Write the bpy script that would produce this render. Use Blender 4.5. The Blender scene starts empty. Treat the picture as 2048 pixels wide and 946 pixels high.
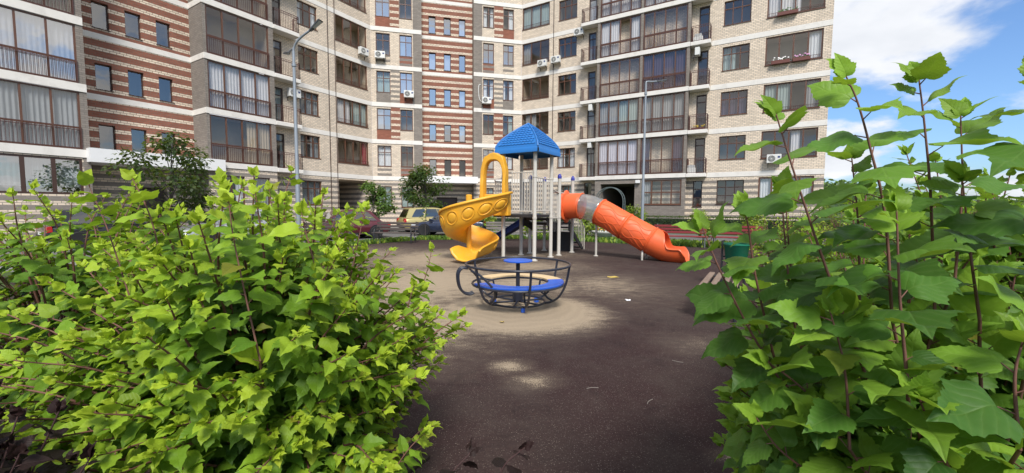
import bpy, math, random
import numpy as np
from mathutils import Vector, Matrix
R = math.radians
PI = math.pi
rng = random.Random(7)
S = bpy.context.scene
COL = S.collection

# ------------------------------------------------------------------ camera
CAM_H, FOC, HORIZON, ROLL = 1.6, 820.0, 416.0, 0.006
th = math.atan((473 - HORIZON) / FOC)
cd = bpy.data.cameras.new('camera')
cam = bpy.data.objects.new('camera', cd)
COL.objects.link(cam)
cd.sensor_width = 36.0
cd.lens = FOC / 2048 * 36.0
cd.clip_start, cd.clip_end = 0.05, 3000
_r, _u, _f = Vector((1, 0, 0)), Vector((0, math.sin(th), math.cos(th))), Vector((0, math.cos(th), -math.sin(th)))
_rr = _r * math.cos(ROLL) + _u * math.sin(ROLL)
_uu = _u * math.cos(ROLL) - _r * math.sin(ROLL)
cam.matrix_world = Matrix(((_rr.x, _uu.x, -_f.x, 0), (_rr.y, _uu.y, -_f.y, 0), (_rr.z, _uu.z, -_f.z, CAM_H), (0, 0, 0, 1)))
S.camera = cam

# ------------------------------------------------------------------ sky, sun, exposure
SUN_AZ, SUN_EL = R(172), R(48)          # compass style: 0 = +Y, clockwise
W = bpy.data.worlds.new('World')
S.world = W
W.use_nodes = True
wn, wl = W.node_tree.nodes, W.node_tree.links
wn.clear()
def wnode(t, **k):
    n = wn.new(t)
    for a, b in k.items(): setattr(n, a, b)
    return n
out = wnode('ShaderNodeOutputWorld')
bg = wnode('ShaderNodeBackground')
bg.inputs['Strength'].default_value = 0.11
wl.new(bg.outputs[0], out.inputs[0])
sky = wnode('ShaderNodeTexSky', sky_type='NISHITA', sun_disc=False, sun_elevation=SUN_EL, sun_rotation=SUN_AZ,
            air_density=1.0, dust_density=1.3, ozone_density=2.0)
tc = wnode('ShaderNodeTexCoord')
sep = wnode('ShaderNodeSeparateXYZ')
wl.new(tc.outputs['Generated'], sep.inputs[0])
def wmath(op, a, b=None, c=None):
    n = wnode('ShaderNodeMath', operation=op)
    for i, v in enumerate((a, b, c)):
        if v is None: continue
        if isinstance(v, (int, float)): n.inputs[i].default_value = v
        else: wl.new(v, n.inputs[i])
    return n.outputs[0]
den = wmath('ADD', wmath('MAXIMUM', sep.outputs[2], 0.0), 0.30)
cx, cy = wmath('DIVIDE', sep.outputs[0], den), wmath('DIVIDE', sep.outputs[1], den)
comb = wnode('ShaderNodeCombineXYZ')
wl.new(cx, comb.inputs[0]); wl.new(cy, comb.inputs[1])
CLOUD_OFF = (5.14, 10.11, 0.0)
mp = wnode('ShaderNodeMapping')
mp.inputs['Location'].default_value = CLOUD_OFF
wl.new(comb.outputs[0], mp.inputs[0])
nz = wnode('ShaderNodeTexNoise', noise_dimensions='3D')
nz.inputs['Scale'].default_value = 1.25
nz.inputs['Detail'].default_value = 9.0
nz.inputs['Roughness'].default_value = 0.55
nz.inputs['Distortion'].default_value = 0.25
wl.new(mp.outputs[0], nz.inputs['Vector'])
rmp = wnode('ShaderNodeValToRGB')
rmp.color_ramp.elements[0].position = 0.445
rmp.color_ramp.elements[1].position = 0.535
rmp.color_ramp.interpolation = 'EASE'
wl.new(nz.outputs['Fac'], rmp.inputs[0])
nz2 = wnode('ShaderNodeTexNoise')
nz2.inputs['Scale'].default_value = 3.4
nz2.inputs['Detail'].default_value = 6.0
mp2 = wnode('ShaderNodeMapping')
mp2.inputs['Location'].default_value = (5.2, 1.7, 0.4)
wl.new(comb.outputs[0], mp2.inputs[0]); wl.new(mp2.outputs[0], nz2.inputs['Vector'])
ccol = wnode('ShaderNodeMix', data_type='RGBA')
ccol.inputs[6].default_value = (3.5, 3.8, 4.3, 1)
ccol.inputs[7].default_value = (7.6, 7.6, 7.7, 1)
wl.new(nz2.outputs['Fac'], ccol.inputs[0])
skymul = wnode('ShaderNodeMix', data_type='RGBA', blend_type='MULTIPLY')
skymul.inputs[0].default_value = 1.0
skymul.inputs[7].default_value = (0.76, 0.95, 1.18, 1)
wl.new(sky.outputs[0], skymul.inputs[6])
mixs = wnode('ShaderNodeMix', data_type='RGBA')
wl.new(rmp.outputs[0], mixs.inputs[0])
wl.new(skymul.outputs[2], mixs.inputs[6]); wl.new(ccol.outputs[2], mixs.inputs[7])
wl.new(mixs.outputs[2], bg.inputs[0])

sd = bpy.data.lights.new('sun', 'SUN')
sd.energy, sd.angle, sd.color = 3.1, R(16), (1.0, 0.95, 0.88)
sun = bpy.data.objects.new('sun', sd)
COL.objects.link(sun)
sdir = Vector((math.sin(SUN_AZ) * math.cos(SUN_EL), math.cos(SUN_AZ) * math.cos(SUN_EL), math.sin(SUN_EL)))
sun.rotation_euler = sdir.to_track_quat('Z', 'Y').to_euler()
sun.location = sdir * 60
S.view_settings.view_transform = 'Standard'
S.view_settings.look = 'None'
S.view_settings.exposure = 0.6
S.view_settings.gamma = 1.0
S.cycles.max_bounces = 8
S.cycles.transparent_max_bounces = 16
S.cycles.use_denoising = True

# ------------------------------------------------------------------ helpers
class MB:
    """collects shapes; build() links them as one mesh object"""
    def __init__(s): s.v, s.f = [], []
    def add(s, vs, fs):
        b = len(s.v); s.v += [tuple(p) for p in vs]; s.f += [tuple(i + b for i in q) for q in fs]; return s
    def box(s, x0, x1, y0, y1, z0, z1):
        return s.add([(x0,y0,z0),(x1,y0,z0),(x1,y1,z0),(x0,y1,z0),(x0,y0,z1),(x1,y0,z1),(x1,y1,z1),(x0,y1,z1)],
                     [(0,3,2,1),(4,5,6,7),(0,1,5,4),(1,2,6,5),(2,3,7,6),(3,0,4,7)])
    def tube(s, pts, r, n=8, closed=False, caps=True):
        pts = [Vector(p) for p in pts]; m = len(pts)
        rr = r if isinstance(r, (list, tuple)) else [r] * m
        vs, fs = [], []
        prev = None
        for i, p in enumerate(pts):
            if closed: t = pts[(i + 1) % m] - pts[i - 1]
            else: t = pts[min(i + 1, m - 1)] - pts[max(i - 1, 0)]
            if t.length < 1e-9: t = Vector((0, 0, 1))
            t.normalize()
            if prev is None:
                a = Vector((0, 0, 1)) if abs(t.z) < 0.9 else Vector((1, 0, 0))
                nrm = (a - t * a.dot(t)).normalized()
            else:
                nrm = prev - t * prev.dot(t)
                nrm = nrm.normalized() if nrm.length > 1e-6 else Vector((1, 0, 0))
            prev = nrm; bi = t.cross(nrm)
            for k in range(n):
                a = 2 * PI * k / n
                vs.append(p + (nrm * math.cos(a) + bi * math.sin(a)) * rr[i])
        mm = m if closed else m - 1
        for i in range(mm):
            j = (i + 1) % m
            for k in range(n):
                l = (k + 1) % n
                fs.append((i*n+k, i*n+l, j*n+l, j*n+k))
        if caps and not closed:
            fs.append(tuple(range(n - 1, -1, -1))); fs.append(tuple((m-1)*n + k for k in range(n)))
        return s.add(vs, fs)
    def lathe(s, prof, n=24, c=(0, 0, 0), cap0=True, cap1=True):
        vs, fs = [], []
        for r, z in prof:
            for k in range(n):
                a = 2 * PI * k / n
                vs.append((c[0] + r*math.cos(a), c[1] + r*math.sin(a), c[2] + z))
        for i in range(len(prof) - 1):
            for k in range(n):
                l = (k + 1) % n
                fs.append((i*n+k, i*n+l, (i+1)*n+l, (i+1)*n+k))
        if cap0: fs.append(tuple(range(n - 1, -1, -1)))
        if cap1: fs.append(tuple((len(prof)-1)*n + k for k in range(n)))
        return s.add(vs, fs)
    def prism(s, poly, y0, y1):
        """poly in x,z; extruded along y"""
        n = len(poly)
        vs = [(x, y0, z) for x, z in poly] + [(x, y1, z) for x, z in poly]
        fs = [tuple(range(n)), tuple(range(2*n - 1, n - 1, -1))]
        for i in range(n):
            j = (i + 1) % n
            fs.append((i, i + n, j + n, j))
        return s.add(vs, fs)
    def slab(s, poly, z0, z1):
        n = len(poly)
        vs = [(x, y, z0) for x, y in poly] + [(x, y, z1) for x, y in poly]
        fs = [tuple(range(n - 1, -1, -1)), tuple(range(n, 2*n))]
        for i in range(n):
            j = (i + 1) % n
            fs.append((i, j, j + n, i + n))
        return s.add(vs, fs)
    def grid(s, rows, closed=False):
        m, n = len(rows), len(rows[0])
        vs = [p for r in rows for p in r]; fs = []
        for i in range(m - 1):
            for k in range(n if closed else n - 1):
                l = (k + 1) % n
                fs.append((i*n+k, i*n+l, (i+1)*n+l, (i+1)*n+k))
        return s.add(vs, fs)
    def mesh(s, name, mat, smooth=False):
        me = bpy.data.meshes.new(name)
        me.from_pydata(s.v, [], s.f)
        if mat: me.materials.append(mat)
        if smooth: me.polygons.foreach_set('use_smooth', [True] * len(me.polygons))
        me.update()
        return me
    def build(s, name, mat, parent=None, loc=(0, 0, 0), rz=0.0, smooth=False):
        return link(name, s.mesh(name, mat, smooth), parent, loc, rz)

def link(name, me, parent=None, loc=(0, 0, 0), rz=0.0):
    o = bpy.data.objects.new(name, me)
    COL.objects.link(o)
    o.location = loc
    if rz: o.rotation_euler = (0, 0, rz)
    if parent is not None: o.parent = parent
    return o
def bevel(o, w=0.01, n=2, ang=40):
    m = o.modifiers.new('bevel', 'BEVEL'); m.width = w; m.segments = n; m.limit_method = 'ANGLE'; m.angle_limit = R(ang)
    return o
def solid(o, t, off=-1):
    m = o.modifiers.new('solid', 'SOLIDIFY'); m.thickness = t; m.offset = off
    return o
def autosmooth(o, ang=40):
    me = o.data
    me.polygons.foreach_set('use_smooth', [True] * len(me.polygons))
    try: me.set_sharp_from_angle(angle=R(ang))
    except Exception: pass
    return o
def thing(name, label, cat, loc=(0, 0, 0), rz=0.0, group=None):
    o = bpy.data.objects.new(name, None); COL.objects.link(o)
    o.empty_display_size = 0.2
    o.location = loc; o.rotation_euler = (0, 0, rz)
    return tag(o, label, cat, group)
def tag(o, label, cat, group=None):
    o['label'] = label; o['category'] = cat
    if group: o['group'] = group
    return o
def struct(o):
    o['kind'] = 'structure'; return o
def stuff(o):
    o['kind'] = 'stuff'; return o
def copy_tree(o, parent=None):
    c = o.copy(); COL.objects.link(c); c.parent = parent
    for ch in list(o.children): copy_tree(ch, c)
    return c
def spline(pts, n=8):
    """Catmull-Rom through pts"""
    P = [Vector(p) for p in pts]; P = [P[0]*2 - P[1]] + P + [P[-1]*2 - P[-2]]
    o = []
    for i in range(1, len(P) - 2):
        for k in range(n):
            t = k / n
            a, b, c, d = P[i-1], P[i], P[i+1], P[i+2]
            o.append(0.5 * ((2*b) + (c - a)*t + (2*a - 5*b + 4*c - d)*t*t + (3*b - a - 3*c + d)*t**3))
    o.append(P[-2]); return o

# ------------------------------------------------------------------ materials
class NT:
    def __init__(s, name):
        s.m = bpy.data.materials.new(name); s.m.use_nodes = True
        s.n, s.l = s.m.node_tree.nodes, s.m.node_tree.links
        s.n.clear()
        s.out = s.n.new('ShaderNodeOutputMaterial')
    def node(s, t, **k):
        n = s.n.new(t)
        for a, b in k.items(): setattr(n, a, b)
        return n
    def put(s, sock, v):
        if isinstance(v, bpy.types.NodeSocket): s.l.new(v, sock)
        elif v is not None: sock.default_value = v
    def math(s, op, a, b=None, c=None, clamp=False):
        n = s.node('ShaderNodeMath', operation=op); n.use_clamp = clamp
        for i, v in enumerate((a, b, c)):
            if v is not None: s.put(n.inputs[i], v)
        return n.outputs[0]
    def mix(s, f, a, b, blend='MIX'):
        n = s.node('ShaderNodeMix', data_type='RGBA', blend_type=blend)
        s.put(n.inputs[0], f)
        s.put(n.inputs[6], rgba(a)); s.put(n.inputs[7], rgba(b))
        return n.outputs[2]
    def noise(s, vec, scale, detail=4, rough=0.5, dist=0.0):
        n = s.node('ShaderNodeTexNoise')
        n.inputs['Scale'].default_value = scale; n.inputs['Detail'].default_value = detail
        n.inputs['Roughness'].default_value = rough; n.inputs['Distortion'].default_value = dist
        if vec is not None: s.l.new(vec, n.inputs['Vector'])
        return n.outputs['Fac']
    def ramp(s, f, p0, p1, c0=(0,0,0,1), c1=(1,1,1,1)):
        n = s.node('ShaderNodeValToRGB')
        e = n.color_ramp.elements
        e[0].position, e[1].position = p0, p1
        e[0].color, e[1].color = rgba(c0), rgba(c1)
        s.l.new(f, n.inputs[0]); return n.outputs[0]
    def coord(s, k='Object'):
        return s.node('ShaderNodeTexCoord').outputs[k]
    def pbsdf(s, col, rough=0.6, metal=0.0, spec=0.5, normal=None, **k):
        b = s.node('ShaderNodeBsdfPrincipled')
        s.put(b.inputs['Base Color'], rgba(col)); s.put(b.inputs['Roughness'], rough)
        b.inputs['Metallic'].default_value = metal
        b.inputs['Specular IOR Level'].default_value = spec
        if normal is not None: s.l.new(normal, b.inputs['Normal'])
        for a, v in k.items(): b.inputs[a].default_value = v
        return b.outputs[0]
    def bump(s, h, strength=0.3, dist=0.01):
        n = s.node('ShaderNodeBump'); n.inputs['Strength'].default_value = strength; n.inputs['Distance'].default_value = dist
        s.l.new(h, n.inputs['Height']); return n.outputs[0]
    def schlick(s):
        """two-sided fresnel"""
        g = s.node('ShaderNodeNewGeometry'); v = s.node('ShaderNodeVectorMath', operation='DOT_PRODUCT')
        s.l.new(g.outputs['Incoming'], v.inputs[0]); s.l.new(g.outputs['Normal'], v.inputs[1])
        k = s.math('SUBTRACT', 1.0, s.math('ABSOLUTE', v.outputs['Value']), clamp=True)
        return s.math('MULTIPLY_ADD', s.math('POWER', k, 5.0), 0.96, 0.04)
    def done(s, sh):
        s.l.new(sh, s.out.inputs[0]); return s.m
def rgba(c):
    if isinstance(c, (tuple, list)) and len(c) == 3: return (c[0], c[1], c[2], 1.0)
    return c
M = {}
def simple(name, col, rough=0.5, metal=0.0, var=0.12, scale=6.0, bump=0.0, spec=0.5, dirt=0.0, dirtcol=(0.12, 0.1, 0.08)):
    t = NT(name); c = t.coord()
    f = t.noise(c, scale, 5, 0.6)
    d = tuple(x * (1 - var) for x in col); e = tuple(min(1, x * (1 + var)) for x in col)
    cc = t.mix(f, d, e)
    if dirt:
        g = t.ramp(t.noise(c, scale * 0.6, 7, 0.7), 0.5, 0.75)
        cc = t.mix(t.math('MULTIPLY', g, dirt), cc, dirtcol)
    nrm = t.bump(t.noise(c, scale * 6, 4), bump, 0.01) if bump else None
    rr = t.math('MULTIPLY_ADD', f, 0.16, rough - 0.08)
    M[name] = t.done(t.pbsdf(cc, rr, metal, spec, nrm))
    return M[name]
CREAM, RED, TAUPE = (0.70, 0.585, 0.455), (0.265, 0.098, 0.062), (0.235, 0.205, 0.178)
MORTAR = (0.30, 0.275, 0.245)
def brick(name, a, b=None, period=0.5, duty=0.4, phase=0.0, mortar=MORTAR, msize=0.011, vary=0.13):
    """brick wall in facade coordinates (x along, z up); b gives stripes of whole courses"""
    t = NT(name); c = t.coord()
    sp = t.node('ShaderNodeSeparateXYZ'); t.l.new(c, sp.inputs[0])
    cb = t.node('ShaderNodeCombineXYZ')
    t.l.new(t.math('ADD', sp.outputs[0], sp.outputs[1]), cb.inputs[0]); t.l.new(sp.outputs[2], cb.inputs[1])
    def colr(base, mort):
        n = t.node('ShaderNodeTexBrick')
        n.offset = 0.5; n.squash = 1.0
        n.inputs['Scale'].default_value = 1.0
        n.inputs['Brick Width'].default_value = 0.26; n.inputs['Row Height'].default_value = 0.1
        n.inputs['Mortar Size'].default_value = msize; n.inputs['Mortar Smooth'].default_value = 0.2
        n.inputs['Bias'].default_value = 0.0
        n.inputs['Color1'].default_value = rgba(tuple(x*(1-vary) for x in base))
        n.inputs['Color2'].default_value = rgba(tuple(min(1, x*(1+vary)) for x in base))
        n.inputs['Mortar'].default_value = rgba(mort)
        t.l.new(cb.outputs[0], n.inputs['Vector'])
        return n
    n1 = colr(a, mortar); col = n1.outputs['Color']
    if b:
        n2 = colr(b, mortar)
        fr = t.math('FRACT', t.math('DIVIDE', t.math('ADD', sp.outputs[2], 100.0 * period - phase), period))
        col = t.mix(t.math('LESS_THAN', fr, duty), col, n2.outputs['Color'])
    st = t.noise(c, 0.35, 6, 0.65)
    col = t.mix(t.ramp(st, 0.35, 0.8), col, t.mix(0.16, col, (0.1, 0.09, 0.08)))
    h = t.math('SUBTRACT', 1.0, n1.outputs['Fac'])
    M[name] = t.done(t.pbsdf(col, 0.85, 0, 0.3, t.bump(h, 0.6, 0.012)))
    return M[name]
brick('brick_cream', CREAM)
brick('brick_red', RED, mortar=(0.17, 0.085, 0.06), msize=0.008)
brick('brick_taupe', TAUPE, mortar=(0.16, 0.145, 0.125), msize=0.009)
RM = (0.15, 0.1, 0.08)
brick('brick_red_stripe', RED, CREAM, 0.5, 0.4, 0.3, mortar=(0.2, 0.13, 0.1))
brick('brick_taupe_stripe', TAUPE, CREAM, 0.4, 0.5, 0.0, mortar=(0.24, 0.22, 0.19))
brick('brick_red_taupe_stripe', RED, TAUPE, 0.4, 0.5, 0.0, mortar=(0.17, 0.13, 0.11))
simple('band_white', (0.70, 0.67, 0.62), 0.8, var=0.06, scale=2.5, dirt=0.35, dirtcol=(0.3, 0.27, 0.23), bump=0.1)
simple('fascia_white', (0.72, 0.72, 0.71), 0.55, var=0.04, scale=2, dirt=0.15, dirtcol=(0.4, 0.38, 0.36))
simple('frame_brown', (0.115, 0.05, 0.028), 0.42, var=0.25, scale=9)
simple('frame_dark', (0.055, 0.028, 0.02), 0.45, var=0.2, scale=9)
simple('rail_brown', (0.085, 0.036, 0.03), 0.45, var=0.2, scale=12)
simple('door_dark', (0.04, 0.024, 0.02), 0.5)
simple('room', (0.2, 0.17, 0.14), 0.9, var=0.3, scale=1.4)
simple('loggia_room', (0.4, 0.33, 0.25), 0.85, var=0.2, scale=1.4)
simple('passage_wall', (0.16, 0.14, 0.12), 0.9)
simple('soffit', (0.5, 0.47, 0.43), 0.85)
def cloth(name, col):
    t = NT(name); c = t.coord()
    b = t.pbsdf(t.mix(t.noise(c, 5), tuple(x*0.85 for x in col), col), 0.9, 0, 0.1)
    tr = t.node('ShaderNodeBsdfTranslucent'); tr.inputs[0].default_value = rgba(col)
    mx = t.node('ShaderNodeMixShader'); mx.inputs[0].default_value = 0.2
    t.l.new(b, mx.inputs[1]); t.l.new(tr.outputs[0], mx.inputs[2])
    M[name] = t.done(mx.outputs[0])
cloth('curtain_white', (0.86, 0.86, 0.88)); cloth('curtain_lilac', (0.76, 0.76, 0.88)); cloth('curtain_grey', (0.42, 0.43, 0.44))
cloth('curtain_teal', (0.45, 0.55, 0.54)); cloth('curtain_beige', (0.62, 0.52, 0.38)); cloth('curtain_purple', (0.13, 0.095, 0.14)); cloth('curtain_red', (0.4, 0.06, 0.08))
def glass(name, refl, tint, tilt=0.0):
    t = NT(name); c = t.coord()
    tr = t.node('ShaderNodeBsdfTransparent'); tr.inputs[0].default_value = rgba(tint)
    gl = t.node('ShaderNodeBsdfGlossy'); gl.inputs['Roughness'].default_value = 0.015
    gl.inputs[0].default_value = (0.95, 0.92, 0.87, 1)
    t.l.new(t.bump(t.noise(c, 1.3, 2), 0.04, 0.1), gl.inputs['Normal'])
    f = t.math('MULTIPLY_ADD', t.schlick(), 1.6, refl, clamp=True)
    mx = t.node('ShaderNodeMixShader'); t.l.new(f, mx.inputs[0]); t.l.new(tr.outputs[0], mx.inputs[1]); t.l.new(gl.outputs[0], mx.inputs[2])
    M[name] = t.done(mx.outputs[0])
glass('glass', 0.045, (0.9, 0.92, 0.92))
glass('glass_coated', 0.36, (0.7, 0.72, 0.75))
glass('glass_mid', 0.16, (0.8, 0.82, 0.84))
glass('glass_loggia', 0.035, (0.88, 0.87, 0.85))

# ------------------------------------------------------------------ facade frames
class Fac:
    def __init__(s, ang, off):
        a = R(ang); s.a = a; s.off = off
        s.d = Vector((math.cos(a), math.sin(a), 0)); s.n = Vector((math.sin(a), -math.cos(a), 0))
        s.o = s.n * off
    def p(s, u, dep=0.0, z=0.0):
        q = s.o + s.d * u - s.n * dep; return Vector((q.x, q.y, z))
def isect(a, b):
    A = Matrix(((a.n.x, a.n.y), (b.n.x, b.n.y))); v = A.inverted() @ Vector((a.off, b.off)); return (v.x, v.y)
LA, CA, RA = 58.5, 12.9, -30.7
FA, FB, FC, FD = Fac(LA, -27.06), Fac(LA, -28.6), Fac(LA, -26.95), Fac(LA, -27.6)
FE, FF, FH, FK = Fac(CA, -35.76), Fac(CA, -36.57), Fac(RA, -32.07), Fac(RA, -31.45)

# ------------------------------------------------------------------ ground, driveway, playground
def offpoly(pairs): return [isect(Fac(*a), Fac(*b)) for a, b in pairs]
def grass_mat():
    t = NT('ground_grass'); c = t.coord()
    f = t.noise(c, 0.8, 6, 0.6); g = t.noise(c, 14, 4, 0.6)
    col = t.mix(f, (0.035, 0.06, 0.016), (0.075, 0.12, 0.03))
    col = t.mix(t.ramp(g, 0.45, 0.75), col, (0.05, 0.042, 0.028))
    M['ground_grass'] = t.done(t.pbsdf(col, 0.95, 0, 0.2, t.bump(g, 0.6, 0.03)))
    t = NT('asphalt'); c = t.coord()
    f = t.noise(c, 60, 3); g = t.noise(c, 0.5, 6, 0.6)
    col = t.mix(g, (0.075, 0.075, 0.078), (0.14, 0.137, 0.13)); col = t.mix(t.math('MULTIPLY', f, 0.4), col, (0.2, 0.195, 0.18))
    M['asphalt'] = t.done(t.pbsdf(col, 0.9, 0, 0.3, t.bump(f, 0.3, 0.004)))
    t = NT('soil'); c = t.coord()
    f = t.noise(c, 5, 7, 0.65); g = t.noise(c, 40, 4, 0.6)
    col = t.mix(f, (0.018, 0.014, 0.011), (0.06, 0.045, 0.032)); col = t.mix(t.ramp(g, 0.55, 0.8), col, (0.09, 0.075, 0.055))
    M['soil'] = t.done(t.pbsdf(col, 0.95, 0, 0.2, t.bump(g, 0.8, 0.02)))
grass_mat()
def rubber_mat():
    """maroon crumb-rubber floor with blown sand round the roundabout; world metres"""
    t = NT('rubber_floor'); c = t.coord()
    fine = t.noise(c, 90, 3, 0.6); mid = t.noise(c, 7, 6, 0.6); big = t.noise(c, 0.55, 5, 0.55)
    base = t.mix(mid, (0.026, 0.0122, 0.0125), (0.050, 0.026, 0.0255))
    base = t.mix(t.ramp(big, 0.35, 0.7), base, (0.052, 0.036, 0.032))
    vo = t.node('ShaderNodeTexVoronoi'); vo.inputs['Scale'].default_value = 120.0; t.l.new(c, vo.inputs['Vector'])
    sep = t.node('ShaderNodeSeparateColor'); t.l.new(vo.outputs['Color'], sep.inputs[0])
    chip = t.math('MULTIPLY', t.math('GREATER_THAN', sep.outputs[0], 0.72), t.math('LESS_THAN', vo.outputs['Distance'], 0.34))
    chipc = t.mix(sep.outputs[1], (0.07, 0.05, 0.046), (0.30, 0.25, 0.21))
    base = t.mix(t.math('MULTIPLY', chip, 0.8), base, chipc)
    base = t.mix(t.math('MULTIPLY', t.ramp(t.noise(c, 1.3, 8, 0.7, 0.6), 0.48, 0.72), 0.55), base, (0.085, 0.066, 0.056))
    base = t.mix(t.math('MULTIPLY', t.ramp(t.noise(c, 2.6, 6, 0.65, 1.0), 0.56, 0.7), 0.5), base, (0.014, 0.009, 0.010))
    base = t.mix(t.ramp(t.noise(c, 55, 5, 0.8), 0.36, 0.62), t.mix(0.5, base, (0.008, 0.005, 0.006)), base)
    # sand: distance fields of a few spills, torn up by noise
    sx = t.node('ShaderNodeSeparateXYZ'); t.l.new(c, sx.inputs[0])
    X, Y = sx.outputs[0], sx.outputs[1]
    def blob(x, y, rx, ry, k=1.0):
        a = t.math('DIVIDE', t.math('SUBTRACT', X, x), rx); b = t.math('DIVIDE', t.math('SUBTRACT', Y, y), ry)
        d = t.math('SQRT', t.math('ADD', t.math('MULTIPLY', a, a), t.math('MULTIPLY', b, b)))
        return t.math('MULTIPLY', t.math('SUBTRACT', 1.0, d), k)
    s = blob(0.1, 6.3, 1.55, 1.45, 2.6)
    for q in ((-0.02, 4.05, 0.24, 0.22, 0.75), (0.2, 3.72, 0.25, 0.2, 0.62), (-1.7, 8.8, 2.4, 3.4, 1.15), (-2.4, 12.8, 2.8, 3.6, 1.05), (1.9, 8.6, 1.5, 1.8, 0.55), (0.2, 8.6, 2.0, 2.0, 0.8),
              (-1.3, 5.8, 1.5, 1.9, 1.0), (1.45, 2.55, 0.14, 0.1, 0.5), (2.3, 4.75, 0.4, 0.3, 0.3), (0.9, 14.0, 2.4, 1.6, 0.5), (0.5, 11.2, 2.2, 2.0, 0.7), (-5, 14, 3, 3, .6)):
        s = t.math('MAXIMUM', s, blob(*q))
    mp = t.node('ShaderNodeMapping'); mp.inputs['Scale'].default_value = (1.0, 2.2, 1.0); t.l.new(c, mp.inputs[0])
    tear = t.noise(mp.outputs[0], 3.2, 9, 0.72, 0.4)
    grit = t.noise(c, 70, 5, 0.8)
    v = t.math('ADD', t.math('ADD', s, t.math('MULTIPLY', t.math('SUBTRACT', tear, 0.5), 1.5)), t.math('MULTIPLY', t.math('SUBTRACT', grit, 0.5), 3.4))
    sand = t.ramp(v, 0.34, 0.62)
    scol = t.mix(t.noise(c, 30, 5, 0.7), (0.25, 0.195, 0.13), (0.40, 0.325, 0.235))
    ring = t.node('ShaderNodeTexWave', wave_type='RINGS', rings_direction='Z')
    rp = t.node('ShaderNodeMapping'); rp.inputs['Location'].default_value = (-0.1, -6.55, 0); t.l.new(c, rp.inputs[0]); t.l.new(rp.outputs[0], ring.inputs['Vector'])
    ring.inputs['Scale'].default_value = 1.7; ring.inputs['Distortion'].default_value = 9.0; ring.inputs['Detail'].default_value = 5; ring.inputs['Detail Scale'].default_value = 0.7
    scol = t.mix(t.math('MULTIPLY', ring.outputs['Fac'], 0.16), scol, (0.17, 0.13, 0.09))
    dust = t.math('MULTIPLY', t.ramp(t.math('ADD', s, t.math('MULTIPLY', tear, 0.9)), 0.10, 1.0), 0.5)
    col = t.mix(dust, base, (0.14, 0.11, 0.085))
    col = t.mix(t.math('MULTIPLY', sand, 0.93), col, scol)
    h = t.math('ADD', t.math('MULTIPLY', fine, 0.6), t.math('MULTIPLY', chip, 0.5))
    M['rubber_floor'] = t.done(t.pbsdf(col, 0.92, 0, 0.18, t.bump(h, 0.7, 0.006)))
rubber_mat()
struct(MB().slab([(-900, -900), (900, -900), (900, 900), (-900, 900)], -0.3, -0.012).build('ground', M['ground_grass']))
drive = offpoly([((LA, -24.6), (RA, 6)), ((LA, -24.6), (CA, -31.4)), ((CA, -31.4), (RA, -28.4)), ((RA, -28.4), (LA, 30)),
                 ((LA, 30), (RA, -21.4)), ((RA, -21.4), (CA, -22.0)), ((CA, -22.0), (LA, -15.6)), ((LA, -15.6), (RA, 6))])
struct(MB().slab(drive, -0.25, -0.006).build('driveway', M['asphalt']))
apron = offpoly([((LA, -24.75), (RA, 6)), ((LA, -29), (RA, 6)), ((LA, -29), (CA, -37)), ((CA, -37), (RA, -33)), ((RA, -33), (LA, -16.5)), ((LA, -16.5), (RA, -29.6)),
                 ((RA, -29.6), (CA, -31.55)), ((CA, -31.55), (LA, -24.75))])
simple('paving', (0.24, 0.23, 0.215), 0.85, var=0.15, scale=3, bump=0.2)
struct(MB().slab(apron, -0.25, 0.09).build('pavement', M['paving']))
play = offpoly([((LA, 0.03), (RA, 3.0)), ((LA, 0.03), (RA, -18.7)), ((RA, -18.7), (CA, -20.6)), ((CA, -20.6), (LA, -14.4)), ((LA, -14.4), (RA, -1.9)), ((LA, -1.75), (RA, -1.9)), ((LA, -1.75), (RA, -1.3)), ((LA, -0.3), (RA, -1.3)), ((LA, -0.3), (RA, 3.0))])
struct(MB().slab(play, -0.2, 0.0).build('playground_floor', M['rubber_floor']))
bed = offpoly([((LA, -0.29), (RA, 3.0)), ((LA, -0.29), (RA, -1.31)), ((LA, -1.76), (RA, -1.31)), ((LA, -1.76), (RA, -1.91)), ((LA, -12.0), (RA, -1.91)), ((LA, -12.0), (RA, 3.0))])
struct(MB().slab(bed, -0.2, 0.012).build('planting_bed', M['soil']))
bed2 = offpoly([((LA, 0.2), (RA, 3.0)), ((LA, 2.6), (RA, 3.0)), ((LA, 2.6), (RA, -9)), ((LA, 0.2), (RA, -9))])
struct(MB().slab(bed2, -0.2, -0.003).build('planting_strip', M['soil']))
simple('kerb_stone', (0.32, 0.31, 0.29), 0.85, var=0.15, scale=4, bump=0.2)
def strip(a, b, w, z0, z1, name, mat):
    a, b = Vector(a), Vector(b); d = (b - a).normalized(); q = Vector((-d.y, d.x)) * w
    return MB().slab([tuple(a), tuple(b), tuple(b + q), tuple(a + q)], z0, z1).build(name, mat)
for i in (4, 5, 6):
    struct(strip(drive[i], drive[i+1], 0.13, -0.2, 0.1, 'kerb', M['kerb_stone']))
def wood_mat(name, a, b, sc=6):
    t = NT(name); c = t.coord()
    mp = t.node('ShaderNodeMapping'); mp.inputs['Scale'].default_value = (1, 14, 14); t.l.new(c, mp.inputs[0])
    f = t.noise(mp.outputs[0], sc * 0.4, 6, 0.65, 0.3); g = t.noise(c, 2.2, 4)
    col = t.mix(f, a, b); col = t.mix(t.math('MULTIPLY', t.ramp(g, 0.45, 0.8), 0.45), col, tuple(x*0.45 for x in a))
    M[name] = t.done(t.pbsdf(col, 0.75, 0, 0.3, t.bump(f, 0.4, 0.004)))
wood_mat('wood_grey', (0.12, 0.105, 0.095), (0.25, 0.22, 0.2)); wood_mat('wood_dark', (0.045, 0.034, 0.03), (0.11, 0.09, 0.08))
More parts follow.
